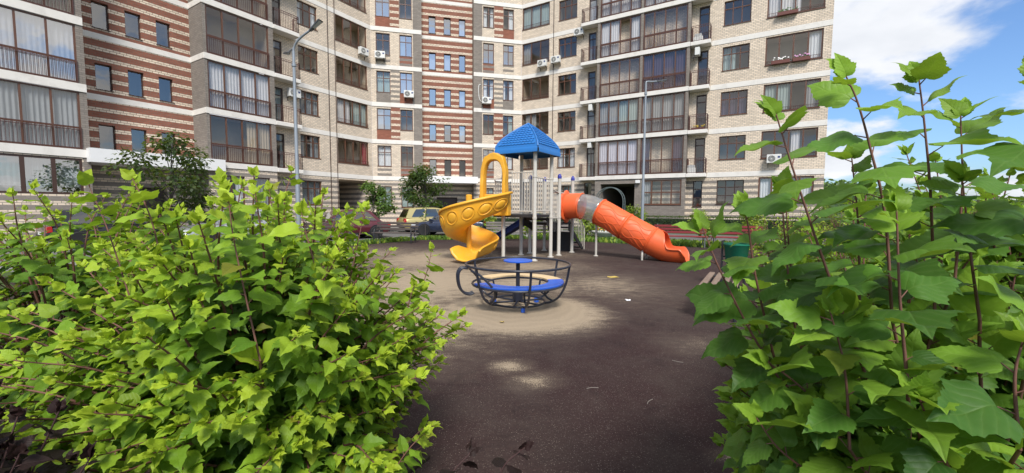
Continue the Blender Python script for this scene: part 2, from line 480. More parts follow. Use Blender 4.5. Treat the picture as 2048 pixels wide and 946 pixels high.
wood_mat('wood_red', (0.13, 0.016, 0.02), (0.26, 0.04, 0.045)); wood_mat('wood_bench', (0.13, 0.085, 0.06), (0.29, 0.22, 0.17))
# timber edging along the right side of the rubber floor: boards laid end to end
e0, e1 = Vector(isect(Fac(LA, 0.04), Fac(RA, 1.2))), Vector(isect(Fac(LA, 0.04), Fac(RA, -18.6)))
ed = thing('timber_edging', 'weathered grey timber boards edging the rubber floor beside the right shrubs', 'edging', (e0.x, e0.y, 0), R(LA))
tot = (e1 - e0).length; nb = int(tot / 2.0)
for i in range(nb):
    bb = MB().box(i*2.0 + 0.004, i*2.0 + 1.994, -0.13 + rng.uniform(-.004, .004), -0.006, -0.15, 0.055 + rng.uniform(-.006, .006)).build('board', M['wood_grey'], ed)
    bevel(bb, 0.006, 1)

# ------------------------------------------------------------------ the apartment building
BASE = Vector((-4.0, 36.0, 0.0))
bld = thing('apartment_building', 'cream and red striped brick apartment block with brown balconies, bent around the courtyard', 'building', BASE)
ZB = lambda k: 4.0 + 3.0 * (k - 1)
TOP = 22.0
def at(F, u, dep=0.0, z=0.0): return F.p(u, dep, z) - BASE
def fwall(F, u0, u1, z0, z1, ops, mat, rev=0.16, name='wall'):
    """one wall panel with real openings and reveals"""
    ops = [(max(a, u0), min(b, u1), max(c, z0), min(d, z1)) for a, b, c, d in ops if b > u0 and a < u1 and d > z0 and c < z1]
    us = sorted({u0, u1} | {round(x, 4) for o in ops for x in o[:2]}); zs = sorted({z0, z1} | {round(x, 4) for o in ops for x in o[2:]})
    vs, fs, idx = [], [], {}
    def V(u, d, z):
        k = (round(u, 4), d, round(z, 4))
        if k not in idx: idx[k] = len(vs); vs.append((u, d, z))
        return idx[k]
    for i in range(len(us) - 1):
        for j in range(len(zs) - 1):
            uc, zc = (us[i] + us[i+1]) / 2, (zs[j] + zs[j+1]) / 2
            if any(o[0] < uc < o[1] and o[2] < zc < o[3] for o in ops): continue
            fs.append((V(us[i], 0, zs[j]), V(us[i+1], 0, zs[j]), V(us[i+1], 0, zs[j+1]), V(us[i], 0, zs[j+1])))
    for a, b, c, d in ops:
        fs += [(V(a,0,c), V(a,0,d), V(a,rev,d), V(a,rev,c)), (V(b,0,d), V(b,0,c), V(b,rev,c), V(b,rev,d)),
               (V(a,0,d), V(b,0,d), V(b,rev,d), V(a,rev,d)), (V(b,0,c), V(a,0,c), V(a,rev,c), V(b,rev,c))]
    m = MB(); m.v, m.f = vs, fs
    return m.build(name, M[mat], bld, at(F, 0), F.a)
def pbox(F, u0, u1, d0, d1, z0, z1, mat, name, bev=0.0):
    m = MB().box(u0, u1, d0, d1, z0, z1)
    o = m.build(name, M[mat], bld, at(F, 0), F.a)
    if bev: bevel(o, bev, 1)
    return o
CACHE = {}
def cached(key, fn):
    if key not in CACHE: CACHE[key] = fn()
    return CACHE[key]
def curtain_mesh(w, h, mat, folds, amp=0.03):
    n = max(8, int(folds * 6)); rows = []
    for z in (0, h):
        rows.append([(w*k/n, amp*math.sin(2*PI*folds*k/n + 0.6*math.sin(k)), z) for k in range(n + 1)])
    return MB().grid(rows).mesh('curtain', M[mat], True)
CURT = ['curtain_white', 'curtain_white', 'curtain_grey', 'curtain_teal', 'curtain_beige']
def window(F, u0, u1, z0, z1, cols, rows=(0, 1), dep=0.1, gl='glass', curt='rand', fw=0.06, frame='frame_brown', room='room', rd=0.9, sill=True, mw=None, grille=0.0, skip=(), name='window', cz=0.0):
    w, h = round(u1 - u0, 3), round(z1 - z0, 3); mw = mw or fw * 0.95
    def mk():
        m = MB(); t = 0.07
        m.box(0, fw, 0, t, 0, h); m.box(w - fw, w, 0, t, 0, h); m.box(fw, w - fw, 0, t, 0, fw); m.box(fw, w - fw, 0, t, h - fw, h)
        for i in range(1, cols): m.box(w*i/cols - mw/2, w*i/cols + mw/2, -0.003, t, fw, h - fw)
        for r in rows[1:-1]: m.box(fw, w - fw, 0.004, t - 0.004, h*r - mw/2, h*r + mw/2)
        if sill: m.box(-0.03, w + 0.03, -dep - 0.04, -0.004, -0.03, 0.008)
        return m.mesh('window', M[frame])
    me = cached(('f', w, h, cols, rows, fw, mw, frame, sill, dep), mk)
    win = link(name, me, bld, at(F, u0, dep, z0), F.a)
    for i in range(cols):
        x0 = fw if i == 0 else w*i/cols + mw/2; x1 = w - fw if i == cols - 1 else w*(i+1)/cols - mw/2
        for j in range(len(rows) - 1):
            if (i, j) in skip: continue
            a = fw if j == 0 else h*rows[j] + mw/2; b = h - fw if j == len(rows) - 2 else h*rows[j+1] - mw/2
            pw, ph = round(x1 - x0 + 0.01, 3), round(b - a + 0.01, 3)
            pm = cached(('p', pw, ph, gl), lambda: MB().add([(-pw/2, 0, -ph/2), (pw/2, 0, -ph/2), (pw/2, 0, ph/2), (-pw/2, 0, ph/2)], [(0, 1, 2, 3)]).mesh('pane', M[gl]))
            p = link('pane', pm, win, ((x0 + x1)/2, 0.032, (a + b)/2))
            p.rotation_euler = (R(rng.uniform(-.7, .7)), 0, R(rng.uniform(-.7, .7)))
    rm = cached(('r', w, h, rd, room), lambda: MB().add([(0,0.075,0),(w,0.075,0),(w,0.075,h),(0,0.075,h),(0,rd,0),(w,rd,0),(w,rd,h),(0,rd,h)],
                [(4,5,6,7),(0,4,7,3),(1,2,6,5),(3,7,6,2),(0,1,5,4)]).mesh('interior', M[room]))
    link('interior', rm, win)
    if curt == 'rand':
        q = rng.random()
        if q < 0.30: curt = None
        else:
            c = rng.choice(CURT); curt = []
            lay = rng.choice(['both', 'left', 'right', 'full', 'both'])
            for k in range(1 if lay != 'both' else 2):
                sp = rng.uniform(0.25, 0.42)
                if lay == 'full': curt.append((0.0, 1.0, c))
                elif lay == 'left': curt.append((0.0, sp + .2, c))
                elif lay == 'right': curt.append((1 - sp - .2, 1.0, c))
                else: curt.append((0.0, sp, c) if k == 0 else (1 - sp, 1.0, c))
    for (a, b, c) in (curt or []):
        cw = round((b - a) * (w - 0.06), 3)
        cm = cached(('c', cw, h, c, cz), lambda: curtain_mesh(cw, h - 0.06 - cz, c, max(2, cw * 6)))
        link('curtain', cm, win, (0.03 + a*(w - 0.06), rng.uniform(0.16, 0.24), 0.03 + cz))
    if grille:
        def gk():
            m = MB(); n = int(w / 0.11)
            for z in (0.06, grille): m.box(0.02, w - 0.02, -dep - 0.03, -dep - 0.01, z, z + 0.02)
            for i in range(n + 1):
                x = 0.02 + (w - 0.055)*i/n; m.box(x, x + 0.014, -dep - 0.028, -dep - 0.014, 0.02, grille)
            return m.mesh('grille', M['rail_brown'])
        link('grille', cached(('g', w, grille, dep), gk), win)
    return win
def railing_mesh(w, h, ret=0.0, gap=0.105, bot=0.06):
    """front run along x at y=0; ret = depth of the two side returns (towards +y)"""
    def mk():
        m = MB(); r = 0.022
        runs = [((0, 0), (w, 0))]
        if ret: runs += [((0, 0), (0, ret)), ((w, 0), (w, ret))]
        for (a, b) in runs:
            L = math.hypot(b[0]-a[0], b[1]-a[1]); n = max(2, int(L / gap))
            for z in (bot, h - 0.12, h):
                m.box(min(a[0], b[0]) - r/2, max(a[0], b[0]) + r/2, min(a[1], b[1]) - r/2, max(a[1], b[1]) + r/2, z - 0.015, z + 0.015)
            for i in range(n + 1):
                x, y = a[0] + (b[0]-a[0])*i/n, a[1] + (b[1]-a[1])*i/n
                t = 0.016 if i in (0, n) else 0.008
                m.box(x - t, x + t, y - t, y + t, 0.0, h - 0.008)
        return m.mesh('railing', M['rail_brown'])
    return cached(('rail', round(w, 2), h, ret, gap), mk)
def bay(F, u0, u1, k, cols, curt, rows=(0, 0.375, 1), gl='glass_loggia', rail=True, skip=(), frame='frame_brown', cz=0.0):
    z0, z1 = ZB(k) + 0.19, ZB(k + 1) - 0.19
    win = window(F, u0, u1, z0, z1, cols, rows, 0.03, gl, curt, 0.07, frame, 'loggia_room', 1.25, False, 0.07, skip=skip, name='bay_window', cz=cz)
    if rail:
        link('railing', railing_mesh(u1 - u0 - 0.06, 1.0), win, (0.03, -0.075, 0.0))
    return win
def band(F, u0, u1, k, dep=-0.035, h=0.34, mat='band_white', back=0.05):
    return pbox(F, u0, u1, dep, back, ZB(k) - h/2, ZB(k) + h/2, mat, 'floor_band')

KS = (1, 2, 3, 4, 5)
# --- left wing, near bay (A)
for k in KS:
    band(FA, -0.5, 6.24, k, -0.06, 0.36)
    c = {1: [(0.0, 1.0, 'curtain_grey')], 2: [(0.30, 1.0, 'curtain_white')], 3: [(0.0, 0.6, 'curtain_grey')]}.get(k, 'rand')
    bay(FA, 2.42, 6.0, k, 4, c, gl='glass_coated' if k in (2,) else 'glass')
    bay(FA, -0.5, 2.3, k, 3, 'rand')
    pbox(FA, 2.3, 2.42, -0.02, 0.3, ZB(k) + .18, ZB(k+1) - .18, 'frame_brown', 'pillar')
pbox(FA, 6.0, 6.24, -0.02, 1.9, 0.09, TOP, 'brick_taupe', 'pillar')
window(FA, 2.3, 5.95, 2.1, 3.75, 4, (0, 1), 0.02, 'glass_coated', [(0, 1, 'curtain_teal')], 0.09, 'frame_dark', sill=False, mw=0.14, name='shop_window', cz=0.3)
fwall(FA, -0.5, 6.0, 0.09, 3.82, [(2.3, 5.95, 2.1, 3.75)], 'brick_taupe_stripe')
pbox(FA, -0.5, 6.24, 0.2, 3.0, TOP, TOP + 0.3, 'band_white', 'coping')
# --- left wing, red striped stair wall (B)
opsB = []
for k in KS:
    for a, b in ((6.95, 7.58), (8.2, 8.84), (9.48, 10.11)):
        z0 = ZB(k) + 0.4; opsB.append((a, b, z0, z0 + 1.28))
        window(FB, a, b, z0, z0 + 1.28, 1, (0, 1), 0.16, 'glass_mid', None, 0.05, 'frame_dark')
fwall(FB, 6.24, 11.0, 3.9, TOP, opsB, 'brick_red_stripe', 0.2)
for k in (2, 3, 4, 5, 6): band(FB, 6.24, 11.04, k, -0.02, 0.28)
fwall(FB, 6.24, 11.0, 0.09, 3.9, [(8.0, 9.6, 0.1, 2.6)], 'brick_taupe_stripe', 0.5)
pbox(FB, 8.0, 9.6, 0.42, 0.5, 0.1, 2.6, 'door_dark', 'entrance_door')
pbox(FB, 6.1, 11.7, -2.05, 0.02, 3.62, 4.26, 'fascia_white', 'entrance_canopy')
# --- left wing, glazed bay (C) with brown brick return
rw = MB().add([(0, 0, 0.05), (1.65, 0, 0.05), (1.65, 0, TOP), (0, 0, TOP)], [(0, 3, 2, 1)]).build('wall', M['brick_taupe'], bld, at(FC, 11.0), FC.a + PI/2)
for k in (2, 3, 4, 5, 6):
    pbox(FC, 10.975, 11.0, -0.03, 1.63, ZB(k) - 0.15, ZB(k) + 0.15, 'band_white', 'floor_band')
for k in (1, 2, 3, 4, 5, 6): band(FC, 11.0, 14.86, k, -0.06, 0.32)
cC = {1: [(0.6, 1.0, 'curtain_beige')], 2: [(0.02, 1.0, 'curtain_white')], 3: None, 4: [(0, .3, 'curtain_grey')]}
for k in KS:
    pbox(FC, 11.0, 11.16, -0.01, 0.3, ZB(k) + .16, ZB(k+1) - .16, 'brick_taupe', 'pillar')
    bay(FC, 11.16, 14.58, k, 4, cC.get(k, 'rand'))
    pbox(FC, 14.58, 14.86, -0.02, 0.64, ZB(k) + .16, ZB(k+1) - .16, 'brick_taupe', 'pillar')
    slab = pbox(FD, 14.87, 16.6, -0.75, -0.001, ZB(k) - 0.16, ZB(k) + 0.1, 'band_white', 'balcony', 0.02)
    link('railing', railing_mesh(1.62, 1.05, 0.62), slab, (14.93, -0.69, ZB(k) + 0.1))
fwall(FC, 11.0, 14.86, 0.09, 3.84, [(11.5, 12.9, 1.6, 3.4), (13.4, 14.4, 1.6, 3.4)], 'brick_taupe_stripe')
window(FC, 11.5, 12.9, 1.6, 3.4, 2); window(FC, 13.4, 14.4, 1.6, 3.4, 1)
# --- left wing, cream wall (D)
opsD = [(16.92, 18.42, 1.75, 3.45), (19.83, 22.5, 0.1, 3.72)]
for k in KS:
    z = ZB(k)
    opsD += [(15.1, 15.78, z + 0.12, z + 2.45), (16.9, 18.38, z + 1.08, z + 2.66), (19.82, 22.65, z + 0.98, z + 2.83)]
    window(FD, 15.1, 15.78, z + 0.12, z + 2.45, 1, (0, 0.78, 1), 0.08, 'glass', 'rand', 0.08, 'frame_dark' if k != 1 else 'door_dark', sill=False, name='balcony_door')
    window(FD, 16.9, 18.38, z + 1.08, z + 2.66, 3, (0, 0.68, 1), 0.1)
    window(FD, 19.82, 22.65, z + 0.98, z + 2.83, 4, (0, 1), 0.06, 'glass_loggia', {1: [(.85, 1, 'curtain_red')], 2: [(0, .45, 'curtain_white'), (.5, 1, 'curtain_teal')]}.get(k), 0.07, room='loggia_room', rd=1.3, sill=True, grille=0.3, skip=((0, 0), (2, 0)) if k == 4 else ())
window(FD, 16.92, 18.42, 1.75, 3.45, 3, (0, 0.68, 1), 0.1)
fwall(FD, 14.86, 23.02, 3.83, TOP, opsD, 'brick_cream')
fwall(FD, 14.86, 23.02, 0.09, 3.83, opsD, 'brick_taupe_stripe')
for k in (1, 2, 3, 4, 5, 6): band(FD, 14.88, 23.0, k, -0.02, 0.32)
m = MB().add([(19.83,.16,.1),(22.5,.16,.1),(22.5,.16,3.72),(19.83,.16,3.72),(19.83,7,.1),(22.5,7,.1),(22.5,7,3.72),(19.83,7,3.72)], [(4,5,6,7),(0,4,7,3),(1,2,6,5),(3,7,6,2)])
m.build('passage', M['brick_taupe_stripe'], bld, at(FD, 0), FD.a)
for u in (19.15, 19.72): pbox(FD, u, u + 0.035, -0.045, -0.01, 0.1, TOP, 'frame_dark', 'drainpipe')
# --- centre (E, F, G)
PAT = {0: ('brick_taupe_stripe', 'brick_cream', 'brick_red_taupe_stripe'), 1: ('brick_red', 'brick_red_stripe', 'brick_cream'), 2: ('brick_taupe', 'brick_taupe_stripe', 'brick_red')}
opsE = []
for k in KS:
    z = ZB(k); pat = PAT[(k - 1) % 3]
    for (a, b, c, d, flip) in ((-3.21, -2.11, -1.36, -0.35, 0), (5.55, 6.51, 7.31, 8.25, 1)):
        for (s, e) in ((a, b), (c, d)):
            opsE.append((s, e, z + 0.98, z + 2.68))
            window(FE, s, e, z + 0.98, z + 2.68, 2, (0, 0.68, 1), 0.09, 'glass' if rng.random() < .5 else 'glass_coated')
        x, y = (c, d) if flip else (a, b); p, q = (a, b) if flip else (c, d)
        zt, zl = z + 0.94, z + 0.171
        if pat[0] != 'brick_cream': pbox(FE, x - .01, y + .01, -0.022, 0.02, zl, zt, pat[0], 'brick_panel')
        if pat[2] != 'brick_cream': pbox(FE, p - .01, q + .01, -0.022, 0.02, zl, zt, pat[2], 'brick_panel')
        if pat[1] != 'brick_cream': pbox(FE, b + .012, c - .012, -0.018, 0.02, zl, z + 2.829, pat[1], 'brick_panel')
for (a, b) in ((-3.21, -2.11), (-1.36, -0.35), (5.55, 6.51), (7.31, 8.25)):
    opsE.append((a, b, 1.6, 3.35)); window(FE, a, b, 1.6, 3.35, 2, (0, 0.72, 1), 0.09, 'glass', [(0, 1, 'curtain_teal')])
for u0, u1, pu0, pu1, cs in ((-3.61, 0.42, -0.28, 0.415, ('a',)), (4.74, 8.95, 4.745, 5.48, ('b',))):
    fwall(FE, u0, u1, 3.83, TOP, opsE, 'brick_cream'); fwall(FE, u0, u1, 0.09, 3.83, opsE, 'brick_taupe_stripe')
    for k in (1, 2, 3, 4, 5, 6): band(FE, u0 + 0.01, u1 - 0.005, k, -0.05, 0.33)
    for k in KS: pbox(FE, pu0, pu1, -0.026, 0.02, ZB(k) + .167, ZB(k+1) - .167, 'brick_taupe', 'brick_panel')
for u, sgn in ((0.42, 1), (4.74, -1)):
    MB().add([(u, 0, .1), (u, .81, .1), (u, .81, TOP), (u, 0, TOP)], [(0, 1, 2, 3)]).build('wall', M['brick_taupe'], bld, at(FE, 0), FE.a)
opsF = [(1.6, 3.4, 0.1, 2.5)]
for k in KS:
    for a, b in ((1.01, 1.6), (2.28, 2.88), (3.57, 4.13)):
        z0 = ZB(k) + 0.36; opsF.append((a, b, z0, z0 + 1.42))
        window(FF, a, b, z0, z0 + 1.42, 1, (0, 1), 0.16, 'glass_coated' if (k, a) not in ((1, 2.28), (1, 3.57)) else 'glass', [(0, 1, 'curtain_white')] if rng.random() < .4 and k > 1 else None, 0.05, 'frame_dark')
fwall(FF, 0.42, 4.74, 3.9, TOP, opsF, 'brick_red_stripe', 0.2)
fwall(FF, 0.42, 4.74, 0.09, 3.9, opsF, 'brick_taupe_stripe', 0.4)
pbox(FF, 1.6, 3.4, 0.3, 0.38, 0.1, 2.5, 'door_dark', 'entrance_door')
for k in (2, 3, 4, 5, 6): band(FF, 0.425, 4.735, k, -0.02, 0.27)
pbox(FF, 0.2, 4.95, -2.0, -0.0, 3.66, 4.2, 'fascia_white', 'entrance_canopy')
# --- right wing (H, bays, I)
opsH = [(-10.6, -7.95, 0.1, 3.5), (-12.21, -11.57, 2.7, 3.7), (-3.98, -3.36, 1.75, 3.62), (-2.44, -0.79, 1.95, 3.62), (0.05, 3.06, 2.05, 3.75), (-14.6, -13.1, 1.9, 3.5)]
for k in KS:
    z = ZB(k)
    opsH += [(-18.1, -15.5, z + 1.0, z + 2.83), (-14.66, -13.05, z + 1.02, z + 2.62), (-12.04, -11.4, z + 0.12, z + 2.5), (-3.95, -3.28, z + 0.12, z + 2.6), (-2.41, -0.8, z + 1.02, z + 2.62), (0.1, 3.13, z + 0.95, z + 2.75)]
    cl = {5: [(0, 1, 'curtain_teal')], 4: [(0, .3, 'curtain_grey')], 3: None, 2: [(0.1, .5, 'curtain_grey')]}.get(k)
    window(FH, -18.1, -15.5, z + 1.0, z + 2.83, 3, (0, 1), 0.06, 'glass_loggia', cl, 0.07, room='loggia_room', rd=1.3, grille=0.28)
    window(FH, -14.66, -13.05, z + 1.02, z + 2.62, 3, (0, 0.68, 1), 0.1)
    for a, b, t in ((-12.04, -11.4, 2.5), (-3.95, -3.28, 2.6)):
        window(FH, a, b, z + 0.12, z + t, 1, (0, 0.8, 1), 0.08, 'glass', 'rand', 0.08, 'frame_dark', sill=False, name='balcony_door')
    window(FH, -2.41, -0.8, z + 1.02, z + 2.62, 3, (0, 0.68, 1), 0.1, curt=[(0, 1, 'curtain_purple')] if k == 2 else 'rand')
    ci = {3: [(.78, 1, 'curtain_white')], 2: [(0, .5, 'curtain_teal'), (.78, 1, 'curtain_grey')], 1: [(.55, .7, 'curtain_white')], 4: [(0, .6, 'curtain_white')]}.get(k)
    window(FH, 0.1, 3.13, z + 0.95, z + 2.75, 4, (0, 1), 0.06, 'glass_loggia' if k != 3 else 'glass', ci, 0.08, room='loggia_room', rd=1.3, grille=0.24)
fwall(FH, -18.17, 3.56, 3.83, TOP, opsH, 'brick_cream'); fwall(FH, -18.17, 3.56, 0.09, 3.83, opsH, 'brick_taupe_stripe')
for k in (1, 2, 3, 4, 5, 6):
    for a, b in ((-18.17, -12.42), (-3.08, 3.565)): band(FH, a, b, k, -0.02, 0.33)
window(FH, -14.6, -13.1, 1.9, 3.5, 3, (0, .68, 1)); window(FH, -12.21, -11.57, 2.7, 3.7, 1); window(FH, -3.98, -3.36, 1.75, 3.62, 1, (0, .35, .68, 1), frame='frame_dark')
window(FH, -2.44, -0.79, 1.95, 3.62, 3, (0, .36, .7, 1), frame='frame_dark'); window(FH, 0.05, 3.06, 2.05, 3.75, 4, (0, 1), 0.05, fw=0.1, mw=0.1)
cK = {(1, 0): [(0, 1, 'curtain_lilac')], (1, 1): [(.75, 1, 'curtain_purple'), (0, .2, 'curtain_purple')], (2, 0): [(0, .45, 'curtain_grey'), (.5, 1, 'curtain_teal')], (2, 1): [(0, 1, 'curtain_grey')],
      (3, 0): None, (3, 1): [(0, 1, 'curtain_purple')], (4, 0): [(0, .45, 'curtain_white'), (.78, 1, 'curtain_white')], (4, 1): None, (5, 0): [(0, 1, 'curtain_white')], (5, 1): [(0, 1, 'curtain_white')]}
for k in KS:
    for i, (a, b) in enumerate(((-10.85, -7.8), (-7.59, -4.6))):
        bay(FK, a, b, k, 4, cK[(k, i)], skip=((2, 1),) if (k, i) == (4, 0) else (), rail=True)
    for a, b in ((-11.06, -10.86), (-7.79, -7.6), (-4.59, -4.4)):
        pbox(FK, a, b, -0.03, 0.6, ZB(k) + .17, ZB(k+1) - .17, 'brick_taupe', 'pillar')
    for (a, b) in ((-12.42, -11.08), (-4.38, -3.1)):
        slab = pbox(FH, a, b, -0.72, -0.001, ZB(k) - 0.16, ZB(k) + 0.1, 'band_white', 'balcony', 0.02)
        link('railing', railing_mesh(b - a - 0.1, 1.05, 0.6), slab, (a + 0.05, -0.66, ZB(k) + 0.1))
for k in (1, 2, 3, 4, 5, 6): band(FK, -11.07, -4.39, k, -0.08, 0.3, back=0.6)
fwall(FK, -11.07, -4.39, 0.09, 3.84, [(-10.6, -7.95, 0.1, 3.5), (-7.4, -4.65, 1.9, 3.72)], 'brick_taupe')
window(FK, -7.4, -4.65, 1.9, 3.72, 4, (0, .5, 1), 0.05, curt=[(0, .2, 'curtain_grey')], fw=0.09)
for u in (-11.07, -4.39):
    MB().add([(u, 0, .1), (u, .62, .1), (u, .62, 3.85), (u, 0, 3.85)], [(0, 1, 2, 3)]).build('wall', M['brick_taupe_stripe'], bld, at(FK, 0), FK.a)
m = MB().add([(-10.59,.16,.1),(-7.96,.16,.1),(-7.96,.16,3.49),(-10.59,.16,3.49),(-10.59,7,.1),(-7.96,7,.1),(-7.96,7,3.49),(-10.59,7,3.49)], [(4,5,6,7),(0,4,7,3),(1,2,6,5),(3,7,6,2)])
m.build('passage', M['passage_wall'], bld, at(FK, 0), FK.a)
for u in (-15.12,): pbox(FH, u, u + 0.035, -0.045, -0.01, 0.1, TOP, 'frame_dark', 'drainpipe')
# massing behind the facades: end walls and roof
for F, u in ((FH, 3.56), (FA, -0.5)):
    MB().add([(u, 0, 0), (u, 14, 0), (u, 14, TOP), (u, 0, TOP)], [(0, 1, 2, 3)]).build('wall', M['brick_cream'], bld, at(F, 0), F.a)
roofp = [FA.p(-0.5, .2), FA.p(6.2, .2), FB.p(6.3, .2), FB.p(11, .2), FC.p(11, .2), FC.p(14.86, .2), FD.p(14.9, .2), FD.p(22.9, .2), FE.p(0.4, .2), FF.p(.5, .2), FF.p(4.7, .2), FE.p(4.8, .2), FH.p(-18.2, .2), FH.p(3.5, .2), FH.p(3.5, 14), FE.p(3, 15), FA.p(-0.5, 14)]
simple('roof_felt', (0.12, 0.12, 0.12), 0.9)
MB().slab([((p - BASE).x, (p - BASE).y) for p in roofp], TOP - 0.05, TOP + 0.25).build('roof', M['roof_felt'], bld)

# ------------------------------------------------------------------ air conditioners on the walls
simple('ac_white', (0.66, 0.66, 0.63), 0.5, var=0.06, dirt=0.2); simple('ac_dark', (0.03, 0.03, 0.032), 0.6); simple('ac_badge', (0.03, 0.05, 0.16), 0.4)
def ac_proto():
    t = thing('air_conditioner', '', 'air conditioner')
    bevel(MB().box(-0.4, 0.4, -0.3, 0.0, 0, 0.54).build('casing', M['ac_white'], t), 0.02, 2)
    MB().add([(-0.13 + .21*math.cos(a), -0.303, .27 + .21*math.sin(a)) for a in [2*PI*i/24 for i in range(24)]], [tuple(range(24))]).build('fan_opening', M['ac_dark'], t)
    g = MB()
    for r in (.05, .10, .15, .20): g.tube([(-0.13 + r*math.cos(a), -0.309, .27 + r*math.sin(a)) for a in [2*PI*i/20 for i in range(20)]], 0.006, 4, True)
    for i in range(6):
        a = PI*i/6; g.tube([(-0.13 + .21*math.cos(a), -0.31, .27 + .21*math.sin(a)), (-0.13 - .21*math.cos(a), -0.31, .27 - .21*math.sin(a))], 0.005, 4)
    g.build('fan_grille', M['ac_white'], t)
    MB().box(.2, .34, -0.304, -0.299, .3, .42).build('badge', M['ac_badge'], t)
    for x in (-.3, .3):
        MB().box(x - .015, x + .015, -0.3, 0.16, -0.03, -0.002).box(x - .015, x + .015, 0.1, 0.13, -0.25, -0.025).build('bracket', M['ac_dark'], t)
    return t
acp = ac_proto()
ACS = [(FE, -2.87, 13.55, .18, 0, 'white air conditioner under the left centre window, upper storey'), (FD, 22.08, 13.5, .16, 0, 'white air conditioner below the loggia at the left inner corner'),
       (FE, -0.64, 10.6, .18, 0, 'white air conditioner on the red panel below a centre window'), (FE, 5.81, 10.5, .18, 0, 'white air conditioner with looping hose right of the striped stair wall'),
       (FH, -15.99, 13.5, .16, 0, 'left one of two neighbouring white air conditioners on the right wing'), (FH, -14.75, 13.6, .16, 0, 'right one of two neighbouring white air conditioners on the right wing'),
       (FH, -12.75, 15.4, .16, 0, 'white air conditioner highest up, beside the narrow balcony'), (FD, 16.35, 8.95, .16, 0, 'white air conditioner behind the left lamp post'),
       (FH, 0.85, 4.62, .16, 0, 'white air conditioner low on the right end wall under a wide window'), (FH, -4.22, 12.2, .2, 1, 'sideways air conditioner hung beside the right narrow balcony'),
       (FH, -11.28, 9.3, .2, 1, 'sideways air conditioner on the pillar of the third floor balcony'), (FH, -11.3, 6.4, .2, 1, 'sideways air conditioner on the pillar of the second floor balcony')]
for i, (F, u, z, dep, side, lab) in enumerate(ACS):
    o = acp if i == 0 else copy_tree(acp)
    o['label'] = lab; o['group'] = 'air conditioners on the building'
    o.location = F.p(u, -dep, z); o.rotation_euler = (0, 0, F.a)
    if side:
        o.rotation_euler = (0, 0, F.a + (PI/2 if u > -8 else -PI/2)); o.location = F.p(u + (.14 if u > -8 else -.14), -0.42, z); o.scale = (.62, 1, .95)
MB().tube(spline([FE.p(5.9, -0.1, 10.5), FE.p(5.3, -0.06, 10.8), FE.p(5.15, -0.06, 11.6), FE.p(5.2, -0.06, 12.1), FE.p(5.35, -0.05, 12.15)], 6), 0.03, 6).build('hose', M['ac_white'])
h = bpy.data.objects['hose']; tag(h, 'pale drain hose looping up the brown brick beside an air conditioner', 'hose')

# ------------------------------------------------------------------ play structure
simple('post_white', (0.47, 0.445, 0.395), 0.45, var=0.07, scale=8, dirt=0.22, dirtcol=(0.25, 0.22, 0.18))
simple('deck_black', (0.018, 0.018, 0.02), 0.6, dirt=0.3, dirtcol=(0.09, 0.08, 0.07))
simple('cap_blue', (0.03, 0.035, 0.27), 0.4)
def plastic(name, col, rough=0.36, dirt=0.18, dc=(0.25, 0.17, 0.1), sss=0.0):
    t = NT(name); c = t.coord()
    f = t.noise(c, 1.7, 6, 0.6)
    cc = t.mix(f, tuple(x*0.9 for x in col), tuple(min(1, x*1.08) for x in col))
    g = t.ramp(t.noise(c, 4.5, 8, 0.72), 0.5, 0.78)
    cc = t.mix(t.math('MULTIPLY', g, dirt), cc, dc)
    rr = t.math('MULTIPLY_ADD', t.noise(c, 3, 4), 0.25, rough - 0.1)
    M[name] = t.done(t.pbsdf(cc, rr, 0, 0.45, t.bump(t.noise(c, 60, 3), 0.06, 0.004)))
plastic('plastic_yellow', (0.72, 0.36, 0.025), 0.42, 0.4, (0.44, 0.25, 0.08)); plastic('plastic_orange', (0.72, 0.115, 0.03), 0.42, 0.32, (0.42, 0.14, 0.09))
plastic('plastic_blue', (0.014, 0.145, 0.43), 0.48, 0.4, (0.05, 0.12, 0.3)); plastic('plastic_navy', (0.02, 0.04, 0.16), 0.4)
t = NT('plastic_clear'); c = t.coord()
trn = t.node('ShaderNodeBsdfTransparent'); trn.inputs[0].default_value = (0.86, 0.86, 0.84, 1)
gls = t.node('ShaderNodeBsdfGlossy'); gls.inputs['Roughness'].default_value = 0.16; gls.inputs[0].default_value = (1, 1, 1, 1)
dif = t.node('ShaderNodeBsdfDiffuse'); dif.inputs[0].default_value = (0.5, 0.49, 0.47, 1)
m1 = t.node('ShaderNodeMixShader'); t.l.new(t.math('MULTIPLY_ADD', t.noise(c, 4, 6), 0.3, 0.02), m1.inputs[0]); t.l.new(trn.outputs[0], m1.inputs[1]); t.l.new(dif.outputs[0], m1.inputs[2])
m2 = t.node('ShaderNodeMixShader'); t.l.new(t.math('MULTIPLY_ADD', t.schlick(), 1.2, 0.03, clamp=True), m2.inputs[0]); t.l.new(m1.outputs[0], m2.inputs[1]); t.l.new(gls.outputs[0], m2.inputs[2])
M['plastic_clear'] = t.done(m2.outputs[0])

PO = Vector((0.68, 12.4, 0))                                  # front post; x axis of the frame = along F->R, y axis = F->L
ps = thing('play_structure', 'play tower with blue roof, yellow spiral slide and orange tube slide', 'playground', PO, R(LA))
